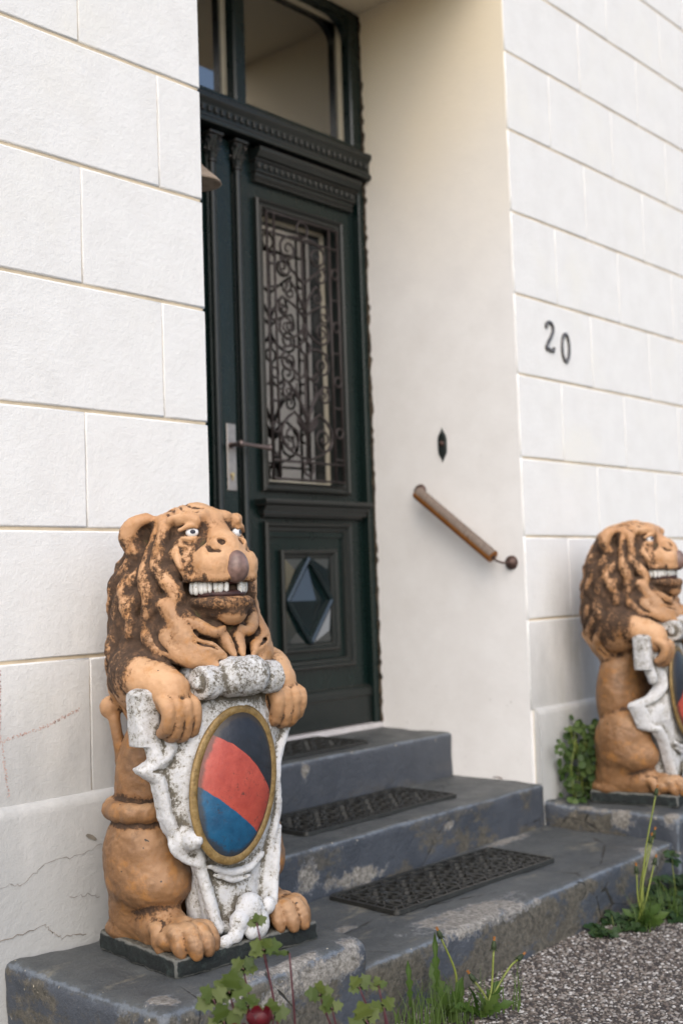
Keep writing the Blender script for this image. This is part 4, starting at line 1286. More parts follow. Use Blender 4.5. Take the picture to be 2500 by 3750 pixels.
# ---- openwork rubber stair mats
def mat_shape(L, W):
    """flat lattice: border, two long ribs and a pattern of curls and ovals with real holes"""
    mb = MB(); h = 0.009
    def strip(P, w, closed=False, z1=h):
        m = len(P); w = w * 0.80; z1 = z1 * 1.25; V = []; F = []
        for i in range(m):
            a = Vector(P[(i - 1) % m] if closed or i > 0 else P[i]); b = Vector(P[(i + 1) % m] if closed or i < m - 1 else P[i])
            t = (b - a).normalized(); nx, ny = -t.y * w, t.x * w
            x, y = P[i]
            V += [(x + nx, y + ny, 0), (x + nx * 0.75, y + ny * 0.75, z1), (x - nx * 0.75, y - ny * 0.75, z1), (x - nx, y - ny, 0)]
        for i in range(m if closed else m - 1):
            j = (i + 1) % m
            for q in range(3): F.append((4 * i + q, 4 * i + q + 1, 4 * j + q + 1, 4 * j + q))
        mb.add(V, F)
    def rrect(x0, x1, y0, y1, r_):
        P = []
        for (cx_, cy_, a0) in ((x1 - r_, y1 - r_, 0), (x0 + r_, y1 - r_, 90), (x0 + r_, y0 + r_, 180), (x1 - r_, y0 + r_, 270)):
            for k in range(5):
                a = math.radians(a0 + 22.5 * k); P.append((cx_ + r_ * math.cos(a), cy_ + r_ * math.sin(a)))
        return P
    strip(rrect(-L / 2 + 0.006, L / 2 - 0.006, -W / 2 + 0.006, W / 2 - 0.006, 0.012), 0.007, True)
    bi = 0.036
    strip(rrect(-L / 2 + bi, L / 2 - bi, -W / 2 + bi, W / 2 - bi, 0.006), 0.0045, True, h * 0.85)
    rr_ = random.Random(11)
    # border lattice between outer frame and inner line
    n1 = int(L / 0.030)
    for i in range(n1):
        x = -L / 2 + 0.02 + (L - 0.04) * i / (n1 - 1)
        for sy in (-1, 1):
            y0, y1 = sy * (W / 2 - 0.010), sy * (W / 2 - bi)
            strip([(x - 0.008, y0), (x + 0.002, (y0 + y1) / 2), (x + 0.010, y1)] if i % 2 else [(x + 0.008, y0), (x - 0.002, (y0 + y1) / 2), (x - 0.008, y1)], 0.0040, False, h * 0.8)
    n2 = int(W / 0.030)
    for i in range(1, n2):
        y = -W / 2 + W * i / n2
        for sx in (-1, 1):
            x0, x1 = sx * (L / 2 - 0.010), sx * (L / 2 - bi)
            strip([(x0, y - 0.007), ((x0 + x1) / 2, y), (x1, y + 0.007)], 0.0040, False, h * 0.8)
    # field: ovals joined by curved ties
    nx = int((L - 2 * bi) / 0.060); ny = 3
    fx, fy = (L - 2 * bi) / nx, (W - 2 * bi) / ny
    for i in range(nx):
        for j in range(ny):
            x, y = -L / 2 + bi + fx * (i + 0.5), -W / 2 + bi + fy * (j + 0.5)
            a, b = (fx * 0.34, fy * 0.30) if (i + j) % 2 else (fx * 0.24, fy * 0.40)
            P = [(x + a * math.cos(t), y + b * math.sin(t)) for t in np.linspace(0, 2 * math.pi, 13)[:-1]]
            strip(P, 0.0046, True, h * 0.85)
            s_ = 1 if (i + j) % 2 else -1
            strip([(x + a, y), (x + fx * 0.5, y + s_ * fy * 0.12), (x + fx * 0.78, y + s_ * fy * 0.02)], 0.0040, False, h * 0.8)
            strip([(x, y + b), (x + s_ * fx * 0.14, y + fy * 0.5), (x, y + fy * 0.72)], 0.0040, False, h * 0.8)
    me = bpy.data.meshes.new('doormat'); me.from_pydata(mb.v, [], mb.f); me.materials.append(M_RUBBER)
    bm = bmesh.new(); bm.from_mesh(me); bmesh.ops.recalc_face_normals(bm, faces=bm.faces); bm.to_mesh(me); bm.free()
    return me
MAT_ME = mat_shape(0.745, 0.262)
for (lab, loc, rz) in (('black openwork rubber mat on the lowest step', (0.712, -0.203, -1.0275), -2.4),
                       ('black openwork rubber mat on the middle step', (0.783, 0.205, -0.8825), -0.4),
                       ('black openwork rubber mat on the top step against the door', (0.735, 0.545, -0.7210), 0.3)):
    o = bpy.data.objects.new('doormat', MAT_ME); o.location = loc; o.rotation_euler = (0, 0, math.radians(rz)); link(o)
    tag(o, lab, 'doormat', 'openwork rubber mats, one on each step')
# ------------------------------------------------------------------ the lion body. local frame: -y is where it looks, z=0 is the plinth top
def lattice_noise(P, freq, seed=0):
    R_ = np.random.default_rng(seed).random((32, 32, 32)).astype(np.float32)
    q = P * freq; i = np.floor(q).astype(int); t = q - i; t = t * t * (3 - 2 * t); o = 0
    for a in (0, 1):
        for b in (0, 1):
            for c in (0, 1):
                w = (t[:, 0] if a else 1 - t[:, 0]) * (t[:, 1] if b else 1 - t[:, 1]) * (t[:, 2] if c else 1 - t[:, 2])
                o = o + w * R_[(i[:, 0] + a) % 32, (i[:, 1] + b) % 32, (i[:, 2] + c) % 32]
    return o - 0.5

def roughen(s, V, amps):
    g = []
    for ax in range(3):
        e = np.zeros(3); e[ax] = s.h
        g.append(s.sample(V + e) - s.sample(V - e))
    g = np.stack(g, 1); g /= np.linalg.norm(g, axis=1, keepdims=True) + 1e-9
    d = sum(a * lattice_noise(V, fq, k) for k, (a, fq) in enumerate(amps))
    return V + g * d[:, None]

def sculpt_lion(far=False):
    H = 0.0037
    s = SDF((0, -0.24, 0.035), (0.27, 0.25, 1.03), H)
    E, C, K = s.ell, s.cap, s.chain
    # haunch, leg and foot
    E((0.135, 0.045, 0.215), (0.088, 0.098, 0.120), 0.02)
    E((0.130, 0.030, 0.165), (0.086, 0.108, 0.070), 0.02)
    E((0.130, 0.075, 0.100), (0.068, 0.072, 0.080), 0.03)
    C((0.132, 0.095, 0.070), (0.135, -0.02, 0.070), 0.050, 0.046, 0.02)
    C((0.135, -0.02, 0.078), (0.130, -0.085, 0.070), 0.042, 0.038, 0.025)
    E((0.133, 0.100, 0.050), (0.062, 0.065, 0.030), 0.012)
    E((0.134, -0.095, 0.066), (0.060, 0.040, 0.028), 0.015)
    # toes
    for (x0, y0, x1, y1, r0) in ((0.166, -0.045, 0.182, -0.078, 0.016), (0.158, -0.095, 0.167, -0.134, 0.020), (0.140, -0.106, 0.143, -0.157, 0.0215),
                                 (0.117, -0.106, 0.114, -0.157, 0.0205), (0.096, -0.100, 0.088, -0.143, 0.018)):
        K([(x0, y0, 0.078), ((x0 + x1) / 2, (y0 + y1) / 2 - 0.004, 0.080), (x1, y1, 0.060), (x1, y1 - 0.008, 0.046)], [r0, r0 * 1.05, r0 * 0.90, r0 * 0.60], 0.004)
    # groove where the shin meets the foot
    K([(0.222, 0.035, 0.118), (0.195, -0.045, 0.112), (0.14, -0.082, 0.118), (0.085, -0.075, 0.118)], 0.007, 0.012, 'sub')
    if not far:
        # belt roll above the haunch
        for a in range(0, 12):
            t0, t1 = 2 * math.pi * a / 12, 2 * math.pi * (a + 1) / 12
            C((0.130 + 0.068 * math.cos(t0), 0.050 + 0.078 * math.sin(t0), 0.318), (0.130 + 0.068 * math.cos(t1), 0.050 + 0.078 * math.sin(t1), 0.318), 0.021, 0.021, 0.008)
    # trunk
    E((0.085, 0.070, 0.36), (0.098, 0.078, 0.16), 0.01)
    E((0.0, 0.060, 0.42), (0.155, 0.088, 0.20), 0.02)
    E((0.0, 0.068, 0.60), (0.158, 0.108, 0.12), 0.04)
    E((0.0, 0.060, 0.20), (0.08, 0.07, 0.16), 0.02)
    # mane mass down the neck and back
    E((0.0, 0.088, 0.750), (0.160, 0.104, 0.232), 0.03)
    E((0.04, 0.095, 0.64), (0.130, 0.096, 0.16), 0.03)
    E((0.0, -0.01, 0.70), (0.120, 0.095, 0.080), 0.03)
    HY = 0.018
    def E(c, r, *a, **k): return s.ell((c[0], c[1] + HY, c[2]), r, *a, **k)
    def C(a, b, *q, **k): s.cap((a[0], a[1] + HY, a[2]), (b[0], b[1] + HY, b[2]), *q, **k)
    def K(p, *q, **k): s.chain([(t[0], t[1] + HY, t[2]) for t in p], *q, **k)
    # head
    E((0.0, 0.005, 0.905), (0.094, 0.098, 0.094), 0.02)
    E((0.0, -0.045, 0.905), (0.082, 0.060, 0.062), 0.02)
    E((0.065, -0.030, 0.860), (0.045, 0.060, 0.055), 0.02)
    # brow ridges and knots over the eyes
    K([(0.088, -0.040, 0.950), (0.066, -0.072, 0.957), (0.046, -0.088, 0.952), (0.030, -0.082, 0.965)], [0.012, 0.015, 0.016, 0.011], 0.014)
    E((0.0, -0.055, 0.955), (0.028, 0.040, 0.030), 0.02)
    # muzzle
    E((0.0, -0.097, 0.862), (0.066, 0.069, 0.051), 0.02)
    E((0.036, -0.118, 0.850), (0.040, 0.050, 0.042), 0.012)
    C((0, -0.055, 0.925), (0, -0.122, 0.892), 0.036, 0.034, 0.015)
    # squared flews hanging over the teeth
    K([(0.012, -0.158, 0.826), (0.046, -0.146, 0.822), (0.070, -0.105, 0.822), (0.078, -0.065, 0.818)], [0.012, 0.013, 0.012, 0.010], 0.012)
    # nostrils: raised rings with a pit
    E((0.027, -0.132, 0.898), (0.021, 0.018, 0.016), 0.006)
    E((0.027, -0.143, 0.903), (0.0095, 0.009, 0.0085), 0.004, 'sub')
    K([(0.053, -0.124, 0.893), (0.050, -0.138, 0.880), (0.038, -0.150, 0.882)], [0.004, 0.005, 0.004], 0.005, 'sub')
    # cheek
    E((0.083, -0.055, 0.845), (0.026, 0.034, 0.030), 0.015)
    # eye socket, lids, the pit beside the nose bridge
    E((0.063, -0.090, 0.926), (0.019, 0.017, 0.012), 0.010, 'sub')
    K([(0.083, -0.072, 0.914), (0.066, -0.085, 0.911), (0.048, -0.092, 0.918)], [0.004, 0.0045, 0.003], 0.007)
    K([(0.087, -0.070, 0.930), (0.070, -0.086, 0.939), (0.054, -0.093, 0.935)], [0.005, 0.006, 0.004], 0.008)
    K([(0.041, -0.104, 0.963), (0.039, -0.100, 0.945), (0.043, -0.098, 0.922), (0.047, -0.098, 0.905), (0.060, -0.097, 0.888)], [0.011, 0.011, 0.010, 0.008, 0.004], 0.009, 'sub')
    # jaw with a flat rim
    E((0.0, -0.078, 0.766), (0.070, 0.090, 0.052), 0.012)
    K([(0.0, -0.160, 0.768), (0.038, -0.150, 0.766), (0.064, -0.112, 0.768), (0.072, -0.065, 0.775)], [0.013, 0.012, 0.011, 0.010], 0.008)
    E((0.0, -0.142, 0.742), (0.034, 0.022, 0.024), 0.012)
    # open mouth
    def wedge():
        sl, g = s.win((0, -0.24, 0.75), (0.12, -0.03, 0.85))
        x, y, z = g
        ztop = 0.813 - 0.02 * np.clip((y - HY + 0.06) / 0.03, 0, 1); zbot = 0.781 + 0.012 * np.clip((y - HY + 0.06) / 0.03, 0, 1)
        slab = np.maximum(z - ztop, zbot - z) + 0 * x
        inner = np.sqrt((x / 0.055) ** 2 + ((y - HY + 0.075) / 0.064) ** 2 + 0 * z) - 1.0
        p = np.maximum(np.maximum(slab, y - HY + 0.032), -(inner * 0.055))
        p = np.maximum(p, x - 0.100)
        s.comb(sl, p.astype(np.float32), 0.004, 'sub')
    wedge()
    K([(0.086, -0.045, 0.826), (0.096, -0.026, 0.802), (0.086, -0.042, 0.772)], [0.008, 0.010, 0.008], 0.008)   # fold at the corner of the mouth
    E, C, K = s.ell, s.cap, s.chain
    # ---- hair: flowing locks over the mane
    lim = s.n[0]
    s.surfd = s.d.copy()
    locks = []
    def lock(phi0, z0, z1, amp, ph, rad, out=0.006, k=0.010, op='add', drift=0.0, wl=0.165):
        n = max(5, int((z0 - z1) / 0.022)); pts = []
        for i in range(n + 1):
            t = i / n; z = z0 + (z1 - z0) * t
            phi = phi0 + drift * t + amp * math.sin(2 * math.pi * (z0 - z) / wl + ph)
            phi = min(phi, 181)
            p = s.surf(phi, z)
            d = p[:2] - np.array([0, 0.03]); d /= np.linalg.norm(d) + 1e-9
            pts.append((p[0] + d[0] * out, p[1] + d[1] * out, z))
        if isinstance(rad, tuple): rr = list(rad)
        else: rr = [rad * 0.7, rad * 1.1, rad, rad, rad * 0.45]
        K(pts, rr, k, op, res=2)
    # grooves first, then raised strands
    PH = (48, 62, 76, 90, 104, 119, 134, 150, 166)
    for i, phi in enumerate(PH):
        lock(phi + 7, 0.945 - 0.004 * i, 0.52, 9, 0.55 * i, 0.0105, out=0.002, k=0.010, op='sub', drift=6, wl=0.19)
    for i, phi in enumerate(PH):
        lock(phi, (0.90 if i < 2 else 0.95) - 0.006 * i, 0.53 - 0.012 * (i % 3), 9, 0.55 * i + 0.1, (0.014, 0.021, 0.024, 0.022, 0.021, 0.012) if i % 2 else (0.012, 0.019, 0.021, 0.023, 0.018, 0.010), out=-0.0095, k=0.009, drift=6, wl=0.19)
    for i, phi in enumerate((68, 97, 127, 158)):
        lock(phi, 0.88 - 0.05 * (i % 2), 0.66 - 0.03 * (i % 2), 8.0, 1.1 * i, 0.015, out=-0.004, k=0.010, drift=8, wl=0.2)
    for i, phi in enumerate((84, 111, 141, 172)):
        lock(phi, 0.73 - 0.04 * (i % 2), 0.54, 8.0, 1.3 * i + 1, 0.016, out=-0.004, k=0.010, drift=6, wl=0.17)
    # fine hair lines scored along the locks
    for i, phi in enumerate(PH):
        for dph in (-3.2, 2.2):
            lock(phi + dph, 0.93 - 0.006 * i, 0.56, 9, 0.55 * i + 0.1, (0.002, 0.0042, 0.0048, 0.0042, 0.002), out=0.0105, k=0.005, op='sub', drift=6, wl=0.19)
    # side lock hugging the cheek
    K([(0.080, 0.022, 0.962), (0.097, -0.004, 0.930), (0.114, -0.010, 0.885), (0.120, -0.012, 0.850), (0.110, -0.034, 0.818), (0.098, -0.050, 0.785), (0.106, -0.036, 0.750), (0.126, -0.015, 0.725)],
      [0.007, 0.014, 0.016, 0.018, 0.020, 0.021, 0.019, 0.010], 0.012)
    K([(0.108, 0.030, 0.90), (0.122, 0.020, 0.862), (0.136, 0.012, 0.822), (0.130, 0.000, 0.785), (0.134, 0.005, 0.745), (0.146, 0.02, 0.70)], [0.012, 0.017, 0.020, 0.022, 0.020, 0.012], 0.009)
    K([(0.094, -0.045, 0.885), (0.099, -0.060, 0.862), (0.098, -0.070, 0.845)], [0.010, 0.009, 0.005], 0.005)
    # beard swirls under the jaw running onto the shield top
    K([(0.115, -0.030, 0.765), (0.100, -0.055, 0.728), (0.100, -0.082, 0.695), (0.088, -0.105, 0.672), (0.062, -0.128, 0.668), (0.040, -0.142, 0.652)], [0.020, 0.026, 0.026, 0.023, 0.018, 0.008], 0.017)
    K([(0.104, -0.020, 0.72), (0.118, -0.045, 0.690), (0.114, -0.074, 0.664), (0.098, -0.105, 0.650), (0.075, -0.125, 0.645), (0.060, -0.140, 0.632)], [0.022, 0.026, 0.025, 0.022, 0.016, 0.008], 0.015)
    K([(0.090, -0.070, 0.742), (0.070, -0.098, 0.716), (0.045, -0.118, 0.702), (0.022, -0.118, 0.712)], [0.016, 0.016, 0.013, 0.006], 0.007)
    K([(0.136, 0.01, 0.72), (0.144, -0.010, 0.690), (0.138, -0.038, 0.668), (0.126, -0.060, 0.655)], [0.017, 0.019, 0.016, 0.008], 0.008)
    K([(0.030, -0.095, 0.712), (0.020, -0.112, 0.690), (0.014, -0.130, 0.668), (0.012, -0.142, 0.652)], [0.016, 0.017, 0.014, 0.007], 0.008)
    # ear
    E((0.112, 0.088, 0.922), (0.040, 0.030, 0.037), 0.020, rot=(0, 0.25, -0.5))
    K([(0.082, 0.048, 0.950), (0.104, 0.052, 0.960), (0.132, 0.066, 0.950), (0.143, 0.082, 0.922), (0.130, 0.072, 0.893), (0.104, 0.048, 0.882)], [0.012, 0.015, 0.018, 0.019, 0.017, 0.013], 0.014)
    E((0.110, 0.042, 0.918), (0.024, 0.016, 0.024), 0.010, 'sub', rot=(0, 0, -0.5))
    K([(0.080, 0.030, 0.955), (0.088, 0.030, 0.925), (0.098, 0.028, 0.895), (0.106, 0.02, 0.87)], [0.014, 0.019, 0.018, 0.012], 0.014)
    # shoulder, arm and paw lying over the top of the shield
    E((0.142, 0.035, 0.605), (0.062, 0.075, 0.075), 0.02)
    K([(0.150, 0.040, 0.620), (0.170, -0.015, 0.612), (0.157, -0.060, 0.602), (0.147, -0.088, 0.590)], [0.058, 0.049, 0.044, 0.040], 0.015)
    E((0.145, -0.094, 0.572), (0.043, 0.040, 0.047), 0.012)
    for (x, dx, r0, zt) in ((0.177, 0.001, 0.0160, 0.508), (0.157, 0.001, 0.0180, 0.498), (0.135, 0.0, 0.0180, 0.496), (0.113, -0.002, 0.0165, 0.501)):
        K([(x * 0.97 + 0.004, -0.106, 0.568), (x, -0.129, 0.552), (x + dx, -0.132, 0.530), (x + dx, -0.121, zt), (x + dx, -0.106, zt - 0.010)], [r0 * 0.88, r0 * 1.10, r0 * 0.92, r0 * 0.95, r0 * 0.75], 0.0035)
    K([(0.108, -0.078, 0.570), (0.098, -0.096, 0.548), (0.101, -0.102, 0.525)], [0.017, 0.017, 0.013], 0.006)
    # parting lines scored along the beard
    K([(0.122, -0.052, 0.745), (0.110, -0.080, 0.712), (0.104, -0.104, 0.686), (0.080, -0.130, 0.678), (0.055, -0.146, 0.668)], [0.002, 0.0045, 0.005, 0.004, 0.002], 0.005, 'sub')
    K([(0.108, -0.050, 0.755), (0.094, -0.078, 0.722), (0.084, -0.104, 0.700), (0.066, -0.126, 0.692)], [0.002, 0.004, 0.0045, 0.002], 0.005, 'sub')
    K([(0.130, -0.046, 0.705), (0.130, -0.070, 0.682), (0.116, -0.098, 0.662), (0.090, -0.124, 0.654)], [0.002, 0.0045, 0.005, 0.002], 0.005, 'sub')
    K([(0.142, -0.028, 0.705), (0.146, -0.048, 0.682), (0.134, -0.075, 0.662)], [0.002, 0.004, 0.002], 0.005, 'sub')
    # combed hair on the crown, two knots on the forehead
    for i, x in enumerate((0.018, 0.040, 0.062, 0.082)):
        pts = []
        for j in range(7):
            y = -0.045 + 0.155 * j / 6 + 0.012 * i
            xx = x + 0.012 * math.sin(j * 1.1 + i)
            zz = 0.905
            t = np.linspace(0.85, 1.02, 170)
            P = np.stack([np.full_like(t, xx), np.full_like(t, y), t], 1)
            dd = s.sample(P); idx = np.where(dd < 0)[0]
            zz = t[idx[-1]] if len(idx) else 0.95
            pts.append((xx, y, zz + 0.002))
        K(pts, [0.003, 0.0055, 0.0055, 0.004], 0.006, 'sub')
    E((0.052, -0.040, 0.985), (0.008, 0.012, 0.010), 0.008, 'sub', rot=(0, 0, 0.5))
    E((0.074, -0.016, 0.976), (0.008, 0.012, 0.012), 0.008, 'sub', rot=(0, 0, 0.5))
    if not far:
        # knobs of the tail climbing the back
        E((0.150, 0.150, 0.535), (0.026, 0.024, 0.026), 0.010)
        E((0.128, 0.136, 0.415), (0.018, 0.022, 0.032), 0.010)
        C((0.150, 0.135, 0.51), (0.128, 0.128, 0.36), 0.013, 0.012, 0.012)
    s.mirror_x()
    V, Q = s.mesh()
    cav = s.cavity(V, 2, 0.0022)
    cav2 = s.cavity(V, 6, 0.0085)
    V = roughen(s, V, ((0.0036, 22), (0.0024, 55), (0.0018, 130)))
    x, y, z = V[:, 0], V[:, 1], V[:, 2]
    sm = lambda t, a, b: (lambda q: q * q * (3 - 2 * q))(np.clip((t - a) / (b - a), 0, 1))
    # how dirty: the mane (behind the face, below the ears), the mouth and jaw, under the shoulders
    mane = sm(y, -0.075, -0.01) * sm(z, 0.53, 0.62) * (1 - sm(z, 0.90, 0.955)) * sm(np.abs(x), 0.05, 0.09)
    mane = np.maximum(mane, sm(y, 0.03, 0.10) * sm(z, 0.54, 0.62) * (1 - sm(z, 0.93, 0.985)))
    y = y - HY
    jaw = 1.1 * sm(z, 0.72, 0.75) * (1 - sm(z, 0.812, 0.845)) * (1 - sm(y, -0.05, -0.01)) * (1 - sm(np.abs(x), 0.10, 0.12))
    cheek = 1.0 * np.exp(-(((np.abs(x) - 0.088) / 0.03) ** 2 + ((y + 0.045) / 0.032) ** 2 + ((z - 0.868) / 0.032) ** 2))
    eye = 0.40 * np.exp(-(((np.abs(x) - 0.060) / 0.022) ** 2 + ((z - 0.900) / 0.016) ** 2)) * (y < -0.04)
    inner = 0.7 * sm(z, 0.778, 0.783) * (1 - sm(z, 0.812, 0.820)) * (y < -0.03)
    y = y + HY
    fring = 0.38 * sm(z, 0.62, 0.66) * (1 - sm(z, 0.73, 0.76)) * (y < 0)
    hand = 0.40 * (1 - sm(z, 0.50, 0.56)) * sm(z, 0.46, 0.48) * (y < -0.07)
    earc = 1.4 * np.exp(-(((np.abs(x) - 0.106) / 0.024) ** 2 + ((y - 0.050) / 0.022) ** 2 + ((z - 0.928) / 0.024) ** 2))
    shoulder = 1.0 * np.exp(-(((z - 0.60) / 0.05) ** 2 + ((y - 0.06) / 0.06) ** 2)) * (np.abs(x) > 0.1)
    arm = sm(-y, 0.02, 0.05) * sm(z, 0.48, 0.50) * (1 - sm(z, 0.66, 0.68)) * (np.abs(x) > 0.1)
    mane = mane * (1 - 0.95 * arm)
    m = np.max(np.stack([mane, jaw, cheek, eye, inner, fring, hand, earc, shoulder * (1 - arm)]), axis=0)
    # the strands' crests have kept their paint, worst dirt sits on the far back
    m = m - 0.04
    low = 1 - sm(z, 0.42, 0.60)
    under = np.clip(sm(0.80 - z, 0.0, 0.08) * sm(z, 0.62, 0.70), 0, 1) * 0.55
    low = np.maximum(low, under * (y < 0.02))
    return V, Q, dict(mane=m, cav=cav, cav2=cav2, low=low)

def sculpt_shield(far=False):
    H = 0.0032
    s = SDF((-0.27, -0.24, 0.035), (0.27, 0.06, 0.69), H)
    # outline: (half width, height), right half; the foot narrows between the paws
    tilt = math.radians(-4.5)
    left = [(0.0, 0.615), (0.095, 0.600), (0.125, 0.560), (0.150, 0.535), (0.165, 0.500), (0.164, 0.470), (0.172, 0.452), (0.200, 0.436), (0.222, 0.424), (0.214, 0.412), (0.188, 0.392), (0.180, 0.352), (0.174, 0.315),
            (0.162, 0.285), (0.148, 0.262), (0.128, 0.246), (0.112, 0.236), (0.102, 0.205), (0.092, 0.170), (0.082, 0.135), (0.074, 0.105), (0.068, 0.075), (0.030, 0.050), (0.0, 0.046)]
    if far:
        left = [(0.0, 0.615), (0.095, 0.600), (0.125, 0.560), (0.150, 0.530), (0.165, 0.500), (0.160, 0.465), (0.146, 0.440), (0.146, 0.410), (0.170, 0.378), (0.208, 0.356), (0.212, 0.345), (0.200, 0.300),
                (0.194, 0.268), (0.180, 0.256), (0.158, 0.250), (0.140, 0.225), (0.122, 0.190), (0.108, 0.155), (0.094, 0.125), (0.082, 0.100), (0.072, 0.075), (0.030, 0.050), (0.0, 0.046)]
    right = [(0.095, 0.600), (0.125, 0.560), (0.160, 0.520), (0.178, 0.490), (0.172, 0.465), (0.150, 0.430), (0.136, 0.400), (0.130, 0.370), (0.132, 0.340), (0.136, 0.310), (0.134, 0.285),
            (0.124, 0.255), (0.112, 0.225), (0.104, 0.195), (0.098, 0.165), (0.092, 0.135), (0.088, 0.105), (0.080, 0.075), (0.030, 0.050)]
    poly = np.array([(-a, b) for a, b in left] + [(a, b) for a, b in right[::-1]])
    X, Z = np.meshgrid(s.ax[0], s.ax[2], indexing='ij')
    def polysdf(P):
        d = np.full(X.shape, 1e9); sgn = np.ones(X.shape)
        n = len(P)
        for i in range(n):
            a, b = P[i], P[(i + 1) % n]
            e = b - a; wx, wz = X - a[0], Z - a[1]
            t = np.clip((wx * e[0] + wz * e[1]) / (e @ e), 0, 1)
            d = np.minimum(d, (wx - e[0] * t) ** 2 + (wz - e[1] * t) ** 2)
            c1 = Z >= a[1]; c2 = Z < b[1]; c3 = e[0] * wz > e[1] * wx
            flip = (c1 & c2 & c3) | (~c1 & ~c2 & ~c3)
            sgn = np.where(flip, -sgn, sgn)
        return sgn * np.sqrt(d)
    d2 = polysdf(poly)
    y0 = -0.112 + 0.95 * X ** 2 + 0.06 * np.clip((0.33 - Z), 0, 1) * 0.6 - 0.05 * np.clip(0.16 - Z, 0, 1)
    if far: y0 = y0 + 7.0 * np.clip(np.abs(X) - 0.12, 0, 1) ** 2
    rim = np.clip(1.25 - np.abs(d2 + 0.012) / 0.0115, 0, 1) * 0.0085 * (Z < 0.50)
    dish = -0.005 * np.exp(-((d2 + 0.032) / 0.012) ** 2)
    ov = np.sqrt(((X + 0.012) / 0.118) ** 2 + ((Z - 0.378) / 0.168) ** 2)
    pad = 0.010 * np.clip(1.25 - ov, 0, 0.25) / 0.25
    t = 0.013 + rim + dish + pad
    y = s.ax[1][None, :, None]
    front = (y0[:, None, :] - y) - t[:, None, :]
    back = (y - y0[:, None, :]) - 0.016
    dd = d2[:, None, :]
    q = np.maximum(front, back)
    r0 = 0.006
    ox = np.maximum(dd + r0, 0); oy = np.maximum(q + r0, 0)
    s.d = (np.minimum(np.maximum(dd + r0, q + r0), 0) + np.sqrt(ox * ox + oy * oy) - r0).astype(np.float32)
    s.d = np.clip(s.d, -0.08, 0.08)
    E, C, K = s.ell, s.cap, s.chain
    # rolled top: centre drum, two volutes with bosses, the straps behind
    C((-0.024, -0.142, 0.606), (0.030, -0.142, 0.606), 0.044, 0.044, 0.006)
    for sx in (-1, 1):
        C((sx * 0.05, -0.138, 0.600), (sx * 0.062, -0.138, 0.600), 0.033, 0.034, 0.004)
        # flat-ended volute
        sl, g = s.win((sx * 0.085 - 0.05, -0.20, 0.54), (sx * 0.085 + 0.05, -0.07, 0.66))
        x, yy, z = g
        rr = np.sqrt((yy + 0.137) ** 2 + (z - 0.598) ** 2)
        p = np.maximum(rr - 0.0365, np.abs(x - sx * 0.086) - 0.017)
        s.comb(sl, p.astype(np.float32), 0.006, 'add')
        # spiral groove on its face and the boss
        for a in range(14):
            t0 = 0.5 + a * 0.42; t1 = t0 + 0.42
            q0, q1 = 0.027 - 0.0009 * a, 0.027 - 0.0009 * (a + 1)
            C((sx * 0.104, -0.137 + q0 * math.cos(t0), 0.598 + q0 * math.sin(t0)), (sx * 0.104, -0.137 + q1 * math.cos(t1), 0.598 + q1 * math.sin(t1)), 0.003, 0.003, 0.003, 'sub')
        E((sx * 0.103, -0.137, 0.598), (0.016, 0.012, 0.013), 0.003)
        E((sx * 0.108, -0.139, 0.604), (0.010, 0.008, 0.009), 0.002)
        E((sx * 0.075, -0.085, 0.606), (0.028, 0.060, 0.032), 0.01)
        if sx > 0: continue
        # stubby post behind the paw, standing clear of the edge
        sl, g = s.win((sx * 0.20 - 0.05, -0.13, 0.44), (sx * 0.20 + 0.05, 0.0, 0.62))
        x, yy, z = g
        tw = np.clip((z - 0.46) / 0.12, 0, 1)
        xx_ = np.abs(x - sx * (0.190 + 0.006 * tw)); yy_ = np.abs(yy + 0.060)
        rr = (xx_ ** 4 + yy_ ** 4) ** 0.25
        bx = np.maximum(rr - 0.028, np.abs(z - 0.526) - 0.054)
        s.comb(sl, (bx - 0.002).astype(np.float32), 0.006, 'add')
        E((sx * 0.196, -0.060, 0.581), (0.031, 0.030, 0.011), 0.004)
        if sx < 0: K([(-0.183, -0.075, 0.468), (-0.180, -0.082, 0.450), (-0.176, -0.085, 0.435)], 0.018, 0.01)
    # curl with a boss at the lower left, small knobs at the foot
    K([(0.124, -0.105, 0.255), (0.106, -0.118, 0.200), (0.096, -0.122, 0.140), (0.086, -0.128, 0.085)], [0.008, 0.010, 0.010, 0.010], 0.006)
    for sx in (() if far else (-1,)):
        E((sx * 0.122, -0.108, 0.268), (0.034, 0.020, 0.034), 0.006)
        C((sx * 0.124, -0.110, 0.270), (sx * 0.124, -0.134, 0.270), 0.023, 0.021, 0.003)
        C((sx * 0.124, -0.125, 0.270), (sx * 0.124, -0.152, 0.271), 0.0105, 0.010, 0.001)
        K([(sx * 0.150, -0.09, 0.290), (sx * 0.152, -0.100, 0.252), (sx * 0.125, -0.110, 0.226), (sx * 0.100, -0.118, 0.215)], [0.008, 0.009, 0.009, 0.008], 0.008)
        K([(sx * 0.100, -0.112, 0.220), (sx * 0.084, -0.112, 0.170), (sx * 0.070, -0.116, 0.115), (sx * 0.058, -0.122, 0.070)], [0.010, 0.010, 0.011, 0.012], 0.008)
    K([(-0.075, -0.125, 0.205), (-0.03, -0.130, 0.186), (0.02, -0.132, 0.188), (0.060, -0.128, 0.210)], [0.006, 0.009, 0.009, 0.006], 0.006)
    K([(-0.065, -0.122, 0.185), (-0.02, -0.128, 0.168), (0.02, -0.130, 0.170)], [0.004, 0.007, 0.005], 0.005)
    E((0.012, -0.140, 0.105), (0.034, 0.024, 0.032), 0.008)
    E((0.030, -0.140, 0.070), (0.030, 0.028, 0.036), 0.008)
    E((0.062, -0.142, 0.100), (0.017, 0.014, 0.020), 0.005)
    E((-0.022, -0.148, 0.082), (0.022, 0.020, 0.026), 0.007)
